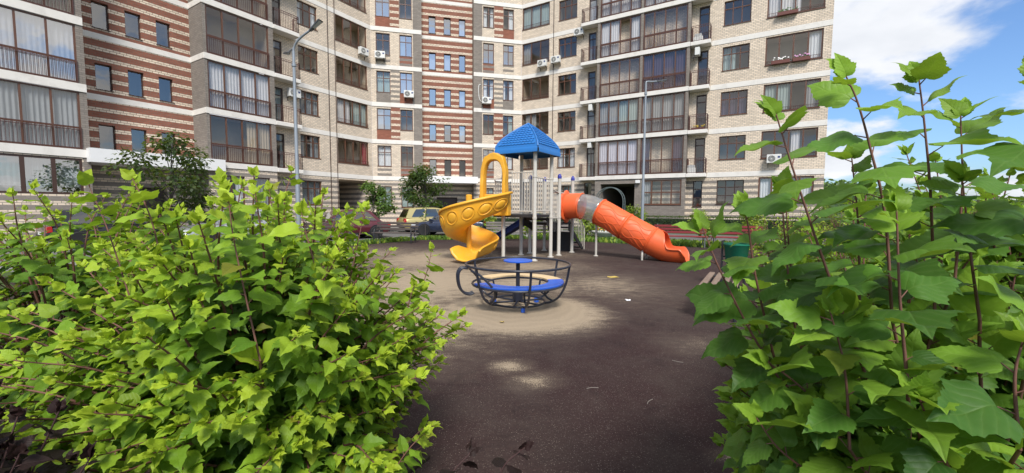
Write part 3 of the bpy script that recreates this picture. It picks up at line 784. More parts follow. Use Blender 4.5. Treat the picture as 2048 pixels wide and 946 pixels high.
# in this frame: x runs away to the right-back, y runs to the left-back, -y faces the right front
def post(x, y, h, r=0.058, cap=None):
    o = MB().lathe([(0.105, 0), (0.105, 0.02), (0.066, 0.035), (r, 0.06), (r, h)], 20).build('post', M['post_white'], ps, (x, y, 0)); autosmooth(o)
    for z in (1.3, 2.55):
        if z < h - 0.1: autosmooth(MB().lathe([(r + .002, -.035), (r + .012, -.03), (r + .012, .03), (r + .002, .035)], 20, cap0=False, cap1=False).build('clamp', M['post_white'], o, (0, 0, z)))
    if cap: autosmooth(MB().lathe([(r + .012, -.02), (r + .012, .05), (r*.9, .1), (r*.4, .135), (0.004, .14)], 18).build('cap', M[cap], o, (0, 0, h)))
    return o
S1 = 1.12
DECK1, DECK2 = 1.40, 1.12
for x, y in ((0, 0), (S1, 0), (0, S1), (S1, S1)): post(x, y, 3.36)
X2 = S1 + 0.62
for x, y in ((X2, 0), (X2 + S1, 0), (X2, S1), (X2 + S1, S1)): post(x, y, 2.62, cap='cap_blue')
def deck(x0, x1, y0, y1, z):
    o = MB().box(x0, x1, y0, y1, z - 0.09, z).build('deck', M['deck_black'], ps); bevel(o, 0.01, 1); return o
deck(0.03, S1 - .03, 0.03, S1 + 0.42, DECK1); deck(X2 + .03, X2 + S1 - .03, 0.03, S1 - .03, DECK2)
for i in range(2): deck(S1 + .0 + i*.31, S1 + .32 + i*.31, 0.12, S1 - .12, DECK1 - 0.14*(i + 1) + (.0 if i else .02))
for y in (0.1, S1 - 0.14): MB().prism([(S1 - .05, DECK1 - .1), (X2 + .1, DECK2 - .08), (X2 + .1, DECK2 - .34), (S1 - .05, DECK1 - .36)], y, y + .03).build('stringer', M['deck_black'], ps)
def panel(a, b, z0, z1, n, name='guard_rail'):
    a, b = Vector((*a, 0)), Vector((*b, 0)); d = b - a
    o = MB().tube(spline([a + d*.0 + Vector((0,0,z0)), a + Vector((0,0,z1 - .05)), a + d*.04 + Vector((0,0,z1)), b - d*.04 + Vector((0,0,z1)), b + Vector((0,0,z1 - .05)), b + Vector((0,0,z0))], 5), 0.019, 8).build(name, M['post_white'], ps)
    MB().tube([a + Vector((0,0,z0 + .06)), b + Vector((0,0,z0 + .06))], 0.018, 8).build('bottom_bar', M['post_white'], o)
    for i in range(1, n):
        p = a + d*(i/n)
        MB().tube([p + Vector((0,0,z0 + .06)), p + Vector((0,0,z1))], 0.0125, 6).build('bar', M['post_white'], o)
    return o
g = 0.085
panel((0, g), (0, S1 - .32), DECK1 + .04, DECK1 + 1.28, 8)           # towards the camera, left of the front post
panel((g, 0), (S1 - g, 0), DECK1 + .06, DECK1 + 1.12, 7)             # right of the front post
panel((S1, g + .2), (S1, S1 - g), DECK1 + .04, DECK1 + 1.05, 7)
panel((g + .05, S1 + 0.40), (S1 - g, S1 + 0.40), DECK1 + .04, DECK1 + 1.05, 9)
for y in (0.04, S1 - .04): panel((S1 + .06, y), (X2 - .06, y), DECK2 + .1, DECK2 + 1.0, 5)
panel((X2 + S1, g), (X2 + S1, .3), DECK2 + .04, DECK2 + .9, 2); 
MB().tube([(X2, 0, 2.1), (S1, 0, 2.25)], 0.02, 8).build('hand_bar', M['post_white'], ps); MB().tube([(X2, 0, 2.12), (X2 + S1, 0, 2.12)], 0.02, 8).build('hand_bar', M['post_white'], ps)
# stairs down the back
for i in range(5):
    z = DECK2 - 0.2*(i + 1); x = X2 + S1 + .02 + .26*i
    bevel(MB().box(x, x + .28, .16, S1 - .16, z - .05, z).build('tread', M['deck_black'], ps), .006, 1)
for y in (.12, S1 - .16): MB().prism([(X2 + S1, DECK2), (X2 + S1 + 1.45, .03), (X2 + S1 + 1.3, .0), (X2 + S1, DECK2 - .3)], y, y + .03).build('stringer', M['deck_black'], ps)
for y in (.08, S1 - .08):
    a, b = Vector((X2 + S1 + .05, y, 0)), Vector((X2 + S1 + 1.4, y, 0))
    o = MB().tube([a + Vector((0,0,DECK2 - .1)), a + Vector((0,0,DECK2 + .8)), b + Vector((0,0,.85)), b], .018, 8).build('stair_rail', M['post_white'], ps)
    for i in range(1, 9):
        p = a.lerp(b, i/9); MB().tube([p + Vector((0,0,DECK2*(1 - i/9))), p + Vector((0,0,DECK2 + .8 - (DECK2 - .05)*i/9))], .01, 6).build('bar', M['post_white'], o)
MB().box(X2 + S1 + .3, X2 + S1 + .33, .15, S1 - .15, 0, .7).build('riser_panel', M['deck_black'], ps)
# roof: four bulged sides, each with courses of scalloped shingles
RC = (S1/2, S1/2)
def roof_pt(s, w, side):
    """s 0 eave .. 1 apex, w -1..1 across; returns frame coords"""
    half = 0.75 * (1 - s**1.55)
    z = 3.42 + 0.84 * s
    a, b = half * w, -half
    for _ in range(side): a, b = -b, a
    return Vector((RC[0] + a, RC[1] + b, z))
rf = MB()
for sd_ in range(4):
    rf.grid([[roof_pt(i/14, -1 + 2*k/8, sd_) for k in range(9)] for i in range(15)])
for sd_ in range(4):                                           # skirt
    a0, a1 = roof_pt(0, -1, sd_), roof_pt(0, 1, sd_)
    dz = Vector((0, 0, -0.16)); o_ = (a0 + a1)/2 - Vector((RC[0], RC[1], a0.z)); o_ = o_.normalized()*0.035
    rf.grid([[a0.lerp(a1, k/8) for k in range(9)], [a0.lerp(a1, k/8) + dz*0.4 + o_ for k in range(9)], [a0.lerp(a1, k/8) + dz + o_ for k in range(9)], [a0.lerp(a1, k/8) + dz - o_ for k in range(9)]])
roof = rf.build('roof', M['plastic_blue'], ps); autosmooth(roof, 35)
MB().add([roof_pt(0, -1, q) + Vector((0, 0, -.03)) for q in range(4)], [(3, 2, 1, 0)]).build('ceiling', M['plastic_blue'], roof)
for q in range(4): autosmooth(MB().tube([roof_pt(i/12, 1, q) + Vector((0, 0, .006)) for i in range(13)], .026, 6).build('hip_rib', M['plastic_blue'], roof))
for q in range(4):
    for c_ in range(9):
        s0 = 0.10 + c_ * 0.088; half = 0.75*(1 - s0**1.55)
        n = max(3, int(half*2/0.125)); 
        for k in range(n):
            w0, w1 = -0.9 + 1.8*k/n, -0.9 + 1.8*(k + 1)/n
            if c_ % 2: w0 += .93/n; w1 += .93/n
            if w1 > 0.97: continue
            top = [roof_pt(s0 + .085, w0 + (w1 - w0)*i/4, q) for i in range(5)]
            nrm = (roof_pt(s0, w0, q) - roof_pt(s0, w1, q)).cross(roof_pt(s0 + .08, w0, q) - roof_pt(s0, w0, q)).normalized()
            if nrm.z < 0: nrm = -nrm
            bot = [roof_pt(s0 - .012 + .03*abs(i - 2)/2, w0 + (w1 - w0)*(i*.94/4 + .03), q) + nrm*.022 for i in range(5)]
            lo = [p - nrm*.02 for p in bot]
            MB().grid([[p + nrm*.004 for p in top], bot, lo]).build('shingle', M['plastic_blue'], roof)

# ------------------------------------------------------------------ yellow spiral slide (frame coordinates of the play structure)
inv = Matrix.Rotation(-R(LA), 4, 'Z')
def loc(x, y, z=0.0): return inv @ (Vector((x, y, z)) - PO)           # world -> structure frame
SPC = Vector((-1.32, 12.55, 0))
sl = Matrix.Translation(SPC)
spr = thing; 
def spz(f):                                                          # floor height along the turn, f in degrees
    pts = [(0, 1.50), (20, 1.44), (90, 1.08), (180, .70), (270, .46), (360, .24), (405, .18), (450, .15)]
    for (a, b), (c, d) in zip(pts, pts[1:]):
        if f <= c: return b + (d - b)*(f - a)/(c - a)
    return pts[-1][1]
def spw(f):
    pts = [(-25, .62), (0, .62), (90, .74), (180, .78), (270, .62), (360, .46), (405, .42), (450, .4)]
    for (a, b), (c, d) in zip(pts, pts[1:]):
        if f <= c: return (b + (d - b)*(f - a)/(c - a))/.6
    return pts[-1][1]/.6
def sp_at(f, r, dz):
    r *= 1 + .45*(max(0, 90 - f)/70)**1.5
    a = R(12 - f)                                                    # turns clockwise seen from above: right, front, left, back, right
    return Vector((SPC.x + r*math.cos(a), SPC.y + r*math.sin(a), spz(f) + dz*spw(f)))
PROF = [(.055, .2), (.09, .1), (.2, .02), (.36, 0), (.54, .015), (.68, .06), (.78, .17), (.835, .36), (.865, .56), (.885, .6), (.91, .59), (.915, .55)]
rows = []
for i in range(0, 73):
    f = 18 + 382 * i/72; rows.append([loc(*sp_at(f, r, dz)) for r, dz in PROF])
# straight run-out towards the front left
dirn = Vector((-0.42, -0.91, 0)).normalized(); last = [sp_at(400, r, dz) for r, dz in PROF]
lat = Vector((-.91, .42, 0))
for i in range(1, 11):
    q = i/10; row = []
    for j, p in enumerate(last):
        w = p + dirn*0.92*q + Vector((0, 0, -.06*q - (.05*((q - .7)/.3)**2 if q > .7 else 0)))
        if j < 4: w = w + Vector((0, 0, (.20, .13, .02, 0)[j]*min(1, q*1.6))) + lat*(.14, .12, .05, 0)[j]*q
        if j > 7: w = w - Vector((0, 0, (p.z - .17)*.22*q))
        row.append(loc(*w))
    rows.append(row)
spiral = MB().grid(rows).build('spiral_slide', M['plastic_yellow'], ps); autosmooth(spiral, 60); solid(spiral, 0.03, 0)
autosmooth(MB().lathe([(.075, 0), (.075, 1.72), (.095, 1.74), (.095, 1.98), (.07, 2.0)], 20).build('centre_pole', M['plastic_yellow'], spiral, loc(SPC.x, SPC.y)))
def on_wall(f, v, off=.012):                                                   # v 0 bottom .. 1 top of the outer wall
    r, dz = .70 + .19*v**.6, .06 + .46*v
    return sp_at(f, r + .014 + off, dz)
def pad(f0, fw_, v0, vh):
    m = MB(); vs = [loc(*on_wall(f0, v0, .026))]; fs = []
    for q, off in ((.55, .026), (.8, .018), (1.0, .0)):
        vs += [loc(*on_wall(f0 + fw_*q*math.cos(2*PI*k/18), v0 + vh*q*math.sin(2*PI*k/18), off)) for k in range(18)]
    fs += [(0, 1 + k, 1 + (k + 1) % 18) for k in range(18)]
    for g_ in range(2): fs += [(1 + g_*18 + k, 1 + (g_ + 1)*18 + k, 1 + (g_ + 1)*18 + (k + 1) % 18, 1 + g_*18 + (k + 1) % 18) for k in range(18)]
    m.add(vs, fs); o_ = m.build('embossed_pad', M['plastic_yellow'], spiral); autosmooth(o_, 80)
    pts_ = [loc(*on_wall(f0 + fw_*1.35*math.cos(2*PI*k/20), v0 + vh*1.3*math.sin(2*PI*k/20), .004)) for k in range(20)]
    autosmooth(MB().tube(pts_, .013, 6, True).build('embossed_rim', M['plastic_yellow'], spiral))
for f0 in (38, 66, 98, 132, 168): pad(f0, 9.5, .56, .25)
for f0 in (338, 362, 385): pad(f0, 7, .55, .25)
autosmooth(MB().tube([loc(*sp_at(18 + 382*i/60, .895, .585)) for i in range(61)], .026, 8).build('rim', M['plastic_yellow'], spiral))
# entry hood: an arch of thick moulded plastic
HA, HB = Vector((-0.14, 12.62, 0)), Vector((-0.92, 12.98, 0))         # feet of the arch
hd = (HB - HA); hw = hd.length; hdn = hd.normalized(); hn = Vector((hdn.y, -hdn.x, 0))
if hn.y > 0: hn = -hn
def arch(t_, r_in):
    """t 0..1 round the arch from right foot to left foot"""
    hgt = 1.64
    if t_ < .22: x, z = hw/2, hgt*.55*t_/.22
    elif t_ > .78: x, z = -hw/2, hgt*.55*(1 - t_)/.22
    else:
        a = PI*(t_ - .22)/.56; x, z = hw/2*math.copysign(abs(math.cos(a))**.72, math.cos(a)), hgt*.55 + hgt*.45*math.sin(a)**.8
    return x, z
hr = []
for i in range(41):
    q = i/40; x, z = arch(q, 0); k = 1.0 + .014*math.cos(q*PI*16)
    wd = .24 if .2 < q < .8 else .28
    xi, zi = x*(.74), (z*.87 if z > .6 else z*.96)
    c0 = HA + hd*.5
    ring = []
    for (xx, zz, nn) in ((x*k, z*k, .0), (x*k*1.02, z*k*1.01, .06), (x*k, z*k, wd), (xi*1.06, zi*1.02, wd), (xi, zi, wd*.8), (xi, zi, .06), (xi*1.05, zi*1.02, .0)):
        pz = Vector((0, 0, 1.62 + zz)); ring.append(loc(*(c0 - hdn*xx + hn*(nn - .06) + pz)))
    hr.append(ring)
hood = MB().grid(hr, closed=True); nh = 7
hood.f.append(tuple(range(nh))); hood.f.append(tuple(40*nh + k for k in range(nh - 1, -1, -1)))
hood = hood.build('slide_hood', M['plastic_yellow'], ps); autosmooth(hood, 50)
bevel(hood, .015, 2, 50)
o = MB().box(-.06, hw + .1, -.14, .1, 1.36, 2.02).build('hood_base', M['plastic_yellow'], hood, loc(HA.x, HA.y), math.atan2(hd.y, hd.x) - R(LA)); bevel(o, .03, 3)
MB().tube([loc(-.1, 12.72, 2.5), loc(-.86, 13.06, 2.5)], .016, 8).build('hand_bar', M['post_white'], ps)
# ------------------------------------------------------------------ orange tube slide
TX = X2 + S1/2                                                        # runs along -y of the frame from the side between the capped posts
ZC = [(0, 1.68), (.5, 1.68), (.9, 1.62), (1.3, 1.46), (1.8, 1.19), (2.4, .87), (3.0, .57), (3.4, .43), (3.72, .40), (3.95, .43)]
tp = spline([(TX, -a, b) for a, b in ZC], 6); TR = .425
def ring_at(i, a, r):
    t_ = (tp[min(i + 1, len(tp)-1)] - tp[max(i - 1, 0)]).normalized(); up = Vector((1, 0, 0)).cross(t_); up = up if up.z > 0 else -up
    return tp[i] + Vector((1, 0, 0))*r*math.cos(a) + up*r*math.sin(a)
def idx(d): return min(range(len(tp)), key=lambda i: abs(-tp[i].y - d))
def tube_part(d0, d1, mat, name, parent, r=TR, n=36):
    i0, i1 = idx(d0), idx(d1)
    o = MB().grid([[ring_at(i, 2*PI*k/n, r) for k in range(n)] for i in range(i0, i1 + 1)], closed=True).build(name, M[mat], parent)
    autosmooth(o, 60); solid(o, .018, 0); return o
tube = tube_part(0.02, .56, 'plastic_orange', 'tube_slide', ps, TR*1.0)
tube_part(.54, 1.22, 'plastic_clear', 'clear_section', tube, TR*.985)
tube_part(1.2, 2.12, 'plastic_orange', 'tube_section', tube); tube_part(2.1, 2.92, 'plastic_orange', 'tube_section', tube)
i0, i1 = idx(2.9), len(tp) - 1; rws = []
for i in range(i0, i1 + 1):
    q = (i - i0)/(i1 - i0); q2 = max(0, min(1, (q - .05)/.42)); q2 = q2*q2*(3 - 2*q2)
    a_top = R(89)*(1 - q2) + R(2)*q2
    if q > .8: a_top += R(-34)*((q - .8)/.2)**2
    a0, a1 = a_top, -PI - a_top
    row = [ring_at(i, a0 + (a1 - a0)*k/30, TR*(1 + .14*q)) for k in range(31)]
    if q2 > .5:
        o0 = Vector((1, 0, 0))*.05*(q2 - .5)*2
        row = [row[0] + o0 + Vector((0, 0, -.03))] + row + [row[-1] - o0 + Vector((0, 0, -.03))]
    else: row = [row[0]] + row + [row[-1]]
    rws.append(row)
ex = MB().grid(rws).build('slide_exit', M['plastic_orange'], tube); autosmooth(ex, 60); solid(ex, .028, 0)
for d in (.03, .55, 1.21, 2.11, 2.91):
    i = idx(d); pr = [ring_at(i, 2*PI*k/36, TR*1.03) for k in range(36)]
    autosmooth(MB().tube(pr, .024, 6, True).build('flange', M['plastic_orange'], tube))
en = MB()                                                             # entry plate
en.grid([[Vector((TX + r*math.cos(a)*(1.0 + .06*math.cos(8*a)), y, 1.66 + r*math.sin(a)*(1.0 + .06*math.cos(8*a)))) for a in [2*PI*k/48 for k in range(48)]] for r, y in ((TR, .03), (.53, .03), (.545, .0), (.53, -.05), (TR, -.07))], closed=True)
autosmooth(en.build('entry_plate', M['plastic_orange'], tube), 40)
for k, (a0, am, ph) in enumerate(((200, 10, 0), (212, 12, 1.2), (224, 14, 2.2), (236, 10, 3.3), (185, 9, 4.0), (170, 8, .6), (150, 10, 2.0), (248, 9, 1.0), (135, 8, 3.0))):
    for d0, d1 in ((1.3, 2.06), (2.16, 2.86)):
        pts = []
        for j in range(25):
            d = d0 + (d1 - d0)*j/24; x_ = idx(d); fr = (d - d0)/(d1 - d0)
            ii = min(len(tp) - 2, max(0, int((d) / 3.75 * (len(tp) - 1))))
            i_f = min(range(len(tp)), key=lambda q_: abs(-tp[q_].y - d)); base = tp[i_f]
            a = R(a0 + am*math.sin(2*PI*fr*1.1 + ph))
            t_ = (tp[min(i_f + 1, len(tp)-1)] - tp[max(i_f - 1, 0)]).normalized(); up = Vector((1, 0, 0)).cross(t_); up = up if up.z > 0 else -up
            sl_ = (d + base.y); ctr = base + t_*(sl_/max(.3, -t_.y))
            pts.append(ctr + Vector((1, 0, 0))*TR*1.022*math.cos(a) + up*TR*1.022*math.sin(a))
        autosmooth(MB().tube(pts, .011, 5).build('embossed_line', M['plastic_orange'], tube))
autosmooth(MB().lathe([(.08, 0), (.08, .015), (.038, .03), (.038, 1.14)], 14).build('slide_post', M['post_white'], ps, (TX, -1.12, 0)))
MB().tube(spline([(TX - .28, -2.72, 0), (TX - .27, -2.72, .2), (TX - .16, -2.72, .31), (TX + .16, -2.72, .31), (TX + .27, -2.72, .2), (TX + .28, -2.72, 0)], 5), .032, 8).build('slide_support', M['post_white'], ps)
# navy slide down the back left
bs = [(X2 + S1/2, S1 + .02, 1.16), (X2 + S1/2, S1 + .3, 1.12), (X2 + S1/2, S1 + 1.2, .62), (X2 + S1/2, S1 + 1.9, .30), (X2 + S1/2, S1 + 2.4, .24)]
bp = spline(bs, 6)
o = MB().grid([[p + Vector(q) for q in ((-.31, 0, .2), (-.3, 0, .22), (-.26, 0, .2), (-.22, 0, .02), (0, 0, 0), (.22, 0, .02), (.26, 0, .2), (.3, 0, .22), (.31, 0, .2))] for p in bp]).build('straight_slide', M['plastic_navy'], ps)
autosmooth(o, 60); solid(o, .02, 0)
o = MB().tube(spline([(X2 + S1/2 - .3, S1 + 2.3, .0), (X2 + S1/2 - .3, S1 + 2.3, .24)], 2), .03, 8).build('slide_support', M['post_white'], ps)
o = MB().tube(spline([(X2 + S1/2 + .3, S1 + 2.3, .0), (X2 + S1/2 + .3, S1 + 2.3, .24)], 2), .03, 8).build('slide_support', M['post_white'], ps)

# ------------------------------------------------------------------ roundabout
simple('paint_navy', (0.016, 0.019, 0.032), 0.32, var=0.2, scale=9, dirt=0.3, dirtcol=(0.10, 0.085, 0.07)); simple('seat_blue', (0.02, 0.10, 0.50), 0.4, dirt=0.12, dirtcol=(0.12, 0.12, 0.16)); simple('seat_cream', (0.62, 0.46, 0.26), 0.5, var=.05, dirt=0.12)
rb = thing('roundabout', 'teacup shaped roundabout of dark blue tube with blue and cream ring seat', 'roundabout', (0.1, 6.62, 0))
def circ(r, z, n=48): return [(r*math.cos(2*PI*i/n), r*math.sin(2*PI*i/n), z) for i in range(n)]
RR = .845
autosmooth(MB().tube(circ(RR, .70), .018, 10, True).build('top_rim', M['paint_navy'], rb))
autosmooth(MB().tube(circ(.44, .085), .018, 10, True).build('base_ring', M['paint_navy'], rb))
autosmooth(MB().tube(circ(.74, .385), .018, 8, True).build('seat_ring', M['paint_navy'], rb))
autosmooth(MB().tube(circ(.50, .385), .016, 8, True).build('seat_ring', M['paint_navy'], rb))
RA_ = [-78, -18, 35, 88, 152, 222]
for a in RA_:
    c_, s_ = math.cos(R(a)), math.sin(R(a))
    pts = spline([(r*c_, r*s_, z) for r, z in ((RR, .70), (.81, .50), (.77, .36), (.68, .20), (.55, .11), (.44, .085))], 6)
    autosmooth(MB().tube(pts, .0185, 10).build('rib', M['paint_navy'], rb))
    inner = spline([(r*c_, r*s_, z) for r, z in ((.76, .385), (.50, .385), (.46, .35), (.455, .24), (.50, .17), (.58, .13))], 6)
    autosmooth(MB().tube(inner, .016, 8).build('seat_support', M['paint_navy'], rb))
def annulus(a0, a1, mat, n=24):
    m = MB(); rows = []
    for i in range(n + 1):
        a = R(a0 + (a1 - a0)*i/n); rows.append([(r*math.cos(a), r*math.sin(a), z) for r, z in ((.50, .404), (.745, .404), (.745, .424), (.50, .424))])
    m.grid(rows, closed=True); m.f.append((0, 1, 2, 3)); m.f.append((n*4+3, n*4+2, n*4+1, n*4))
    return m.build('seat', M[mat], rb)
annulus(-157, 12, 'seat_blue'); annulus(14, 150, 'seat_cream')
for s_ in (-.055, .055):                                              # ear-shaped handle
    a = R(198); ca, sa = math.cos(a), math.sin(a); q = Vector((-sa, ca, 0))*s_
    pts = spline([Vector((r*ca, r*sa, z)) + q for r, z in ((.84, .66), (.93, .665), (.985, .58), (.975, .42), (.92, .30), (.82, .25), (.74, .27))], 6)
    autosmooth(MB().tube(pts, .019, 8).build('handle', M['paint_navy'], rb))
for a in (188, 212):                                                  # hoops that frame the gap to step in
    for s_ in (0,):
        ca, sa = math.cos(R(a)), math.sin(R(a)); a2 = R(a + (26 if a > 200 else -30)); cb, sb = math.cos(a2), math.sin(a2)
        pts = spline([(.84*ca, .84*sa, .64), (.79*.5*(ca + cb)*1.06, .79*.5*(sa + sb)*1.06, .60), (.73*cb, .73*sb, .42), (.66*cb, .66*sb, .28), (.60*.5*(ca + cb), .60*.5*(sa + sb), .13), (.50*ca, .50*sa, .10)], 6)
        autosmooth(MB().tube(pts, .018, 8).build('hoop', M['paint_navy'], rb))
autosmooth(MB().lathe([(.033, .12), (.033, .735)], 16).build('centre_pole', M['paint_navy'], rb))
autosmooth(MB().lathe([(.23, .735), (.235, .74), (.235, .755), (.23, .76)], 36).build('wheel_table', M['seat_blue'], rb))
MB().lathe([(.085, .10), (.085, .23), (.06, .245)], 10).build('hub', M['paint_navy'], rb)
for a in (20, 80, 140):
    c_, s_ = math.cos(R(a))*.44, math.sin(R(a))*.44; MB().tube([(c_, s_, .085), (-c_, -s_, .085)], .016, 8).build('base_spoke', M['paint_navy'], rb)
for a in (-80, 40, 160): bevel(MB().box(-.035, .035, -.03, .03, 0, .075).build('foot', M['seat_blue'], rb, (.42*math.cos(R(a)), .42*math.sin(R(a)), 0), R(a)), .008, 1)

# ------------------------------------------------------------------ benches
simple('iron_dark', (0.02, 0.022, 0.026), 0.45, dirt=.2); simple('iron_grey', (0.12, 0.125, 0.13), 0.45)
def bench(label, loc_, rz, L, wood, nb=3, ns=4, back=True, metal='iron_dark', arms=True, group=None):
    b = thing('park_bench', label, 'bench', loc_, rz, group)
    for i in range(ns):
        y = -.2 + .42*i/max(1, ns - 1); bevel(MB().box(-L/2, L/2, y - .045, y + .045, .43, .465).build('seat_slat', M[wood], b), .006, 1)
    if back:
        for i in range(nb):
            z = .56 + .13*i; y = .27 + .05*i; bevel(MB().box(-L/2, L/2, y - .014, y + .014, z, z + .095).build('back_slat', M[wood], b), .005, 1)
    for x in (-L/2 + .14, L/2 - .14):
        m = MB().tube([(x, -.24, 0), (x, -.2, .42), (x, .2, .42), (x, .27, 0)], .022, 8)
        m.build('leg_frame', M[metal], b)
        if back: MB().tube(spline([(x, .2, .40), (x, .3, .56), (x, .41, .95)], 4), .02, 8).build('back_support', M[metal], b)
        if arms: MB().tube(spline([(x, -.27, .02), (x, -.3, .3), (x, -.24, .58), (x, -.1, .64), (x, .32, .66)], 5), .018, 8).build('armrest', M[metal], b)
    return b
bench('dark slatted bench with curved iron arms left of the spiral slide', FD.p(0) * 0 + Vector((-5.3, 18.5, 0)), R(50) - PI*.32, 2.0, 'wood_dark')
bench('dark slatted bench half hidden behind the yellow green bush', Vector((-7.9, 17.6, 0)), R(24), 2.0, 'wood_dark')
bench('grey slatted bench behind the navy slide', Vector((-.3, 20.0, 0)), R(6), 1.9, 'wood_grey', arms=False)
bench('grey slatted bench behind the tower posts', Vector((2.0, 20.1, 0)), R(2), 1.9, 'wood_grey', arms=False)
bench('maroon slatted bench just behind the orange slide end', Vector((7.15, 17.35, 0)), R(-16), 2.1, 'wood_red', metal='iron_grey', arms=False)
bench('maroon slatted bench partly behind the right shrub', Vector((9.25, 16.75, 0)), R(-16), 2.0, 'wood_red', metal='iron_grey', arms=False)
bench('backless brown slatted bench beside the right shrubs, nearest the camera', Vector((3.36, 6.5, 0)), R(LA), 1.8, 'wood_bench', back=False, arms=False)
# litter bin
plastic('bin_green', (0.01, 0.16, 0.09), .4)
bn = thing('litter_bin', 'green round litter bin on a post beyond the right bench', 'litter bin', (4.62, 8.4, 0))
autosmooth(solid(MB().lathe([(.15, .46), (.19, .5), (.235, .86), (.25, .87), (.25, .9), (.235, .9)], 24, cap1=False).build('bucket', M['bin_green'], bn), .01), 50)
MB().tube([(.24, .1, 0), (.24, .1, .95), (0.2, .08, .95)], .022, 8).build('stand', M['iron_dark'], bn)
MB().tube([(-.24, .1, 0), (-.24, .1, .95), (-0.2, .08, .95)], .022, 8).build('stand', M['iron_dark'], bn)
MB().tube([(-.245, .1, .62), (.245, .1, .62)], .014, 6).build('cross_bar', M['iron_dark'], bn)

# ------------------------------------------------------------------ street lamps
simple('lamp_grey', (0.25, 0.28, 0.31), 0.45, metal=.3, var=.08, dirt=.15)
simple('lamp_head', (0.05, 0.055, 0.06), 0.4); simple('lamp_lens', (0.5, 0.52, 0.52), 0.3)
def street_lamp(label, x, y, h, arms, r=.075):
    l = thing('street_lamp', label, 'street lamp', (x, y, 0), 0, 'street lamps in the courtyard')
    autosmooth(MB().lathe([(.14, 0), (.14, .04), (r*1.25, .06), (r*1.2, h*.35), (r*.98, h*.36), (r*.75, h)], 20).build('pole', M['lamp_grey'], l))
    autosmooth(MB().lathe([(r*.9, -.06), (r*1.15, -.05), (r*1.15, .05), (r*.8, .06)], 16, c=(0, 0, h - .55)).build('collar', M['lamp_grey'], l))
    for (ax, ay, az) in arms:
        pts = spline([(0, 0, h - .6), (0, 0, h), (ax*.12, ay*.12, h + .3*az + .05), (ax*.45, ay*.45, h + az*.68), (ax, ay, h + az)], 6)
        arm = MB().tube(pts, .042, 10).build('arm', M['lamp_grey'], l); autosmooth(arm)
        d = Vector((ax, ay, az*.8)).normalized(); e = Vector((ax, ay, h + az))
        q = Vector((-d.y, d.x, 0)).normalized()
        up = d.cross(q); up = up if up.z > 0 else -up
        hd_ = MB()
        P = [e + d*a + q*b + up*c for a, b, c in ((-.1, -.06, -.03), (-.1, .06, -.03), (.55, .13, -.03), (.55, -.13, -.03), (-.1, -.05, .04), (-.1, .05, .04), (.5, .11, .05), (.5, -.11, .05))]
        hd_.add(P, [(0, 1, 2, 3), (7, 6, 5, 4), (0, 4, 5, 1), (1, 5, 6, 2), (2, 6, 7, 3), (3, 7, 4, 0)])
        ho = hd_.build('lamp_head', M['lamp_head'], l); bevel(ho, .015, 2)
        MB().add([e + d*a + q*b + up*-.034 for a, b in ((.1, -.07), (.1, .07), (.5, .1), (.5, -.1))], [(0, 1, 2, 3)]).build('lens', M['lamp_lens'], ho)
    return l
street_lamp('tall grey street lamp with two arms rising behind the left bush', -8.85, 17.0, 7.85, [(.85, -.2, .78), (-.75, 1.0, .3)])
street_lamp('grey street lamp with one short arm before the right wing', 7.45, 23.5, 8.6, [(.75, .25, .2)], .07)

# ------------------------------------------------------------------ leaves
HALF = [(0, 0), (.10, -.035), (.21, -.04), (.30, .02), (.36, .10), (.35, .14), (.42, .21), (.41, .26), (.47, .38), (.39, .40), (.38, .45), (.31, .47), (.285, .52), (.305, .58), (.26, .62), (.255, .69), (.19, .74), (.18, .81), (.11, .87), (.075, .95), (0, 1.08)]
NARROW = [(x*.8, y) for x, y in HALF]
LOBED = [(0, 0), (.17, -.05), (.31, .01), (.36, .12), (.43, .22), (.42, .28), (.47, .40), (.36, .43), (.28, .49), (.27, .58), (.29, .66), (.21, .74), (.17, .84), (.08, .93), (0, 1.10)]
OVATE = [(0, 0), (.17, -.04), (.31, .03), (.36, .13), (.43, .24), (.41, .31), (.42, .39), (.35, .46), (.31, .54), (.30, .63), (.23, .71), (.20, .79), (.11, .88), (.06, .96), (0, 1.06)]
def leaf_tmpl(seed, lod=0, half=HALF):
    r = random.Random(seed)
    if lod == 2:                                                       # far foliage: a folded blade
        V = np.array([(0, 0, 0), (.34, .3, .06), (.2, .75, .02), (0, 1.0, -.1), (-.2, .75, .02), (-.34, .3, .06), (0, .5, -.02)], float)
        return V, [(0, 1, 2, 6), (6, 2, 3, 4), (0, 6, 4, 5)], np.array([(0.5 + v[0], v[1]) for v in V])
    pts = half if lod == 0 else (LOBED, OVATE, LOBED)[seed % 3]
    fold, droop, wav, tw = r.uniform(-.05, .45), r.uniform(.05, .6), r.uniform(.015, .055), r.uniform(-.35, .35)
    n = len(pts); vs, fs, uv = [], [], []
    cols = (0, .5, 1.0) if lod == 0 else (0, 1.0)
    nc = len(cols)
    def Z(x, y): return fold*abs(x) - droop*y*y*.6 - .35*abs(x)**2 + wav*math.sin(9*y + 4*x) + tw*x*y
    for side in (1, -1):
        b = len(vs)
        for i, (x, y) in enumerate(pts):
            ym = max(0, min(1.07, i/(n - 1)*1.07))
            for c_ in cols:
                px, py = x*c_*side, ym + (y - ym)*c_
                vs.append((px, py, Z(px, py))); uv.append((.5 + px, py))
        for i in range(n - 1):
            for c_ in range(nc - 1):
                q = (b + i*nc + c_, b + i*nc + c_ + 1, b + (i+1)*nc + c_ + 1, b + (i+1)*nc + c_)
                fs.append(q if side > 0 else q[::-1])
    return np.array(vs, float), fs, np.array(uv)
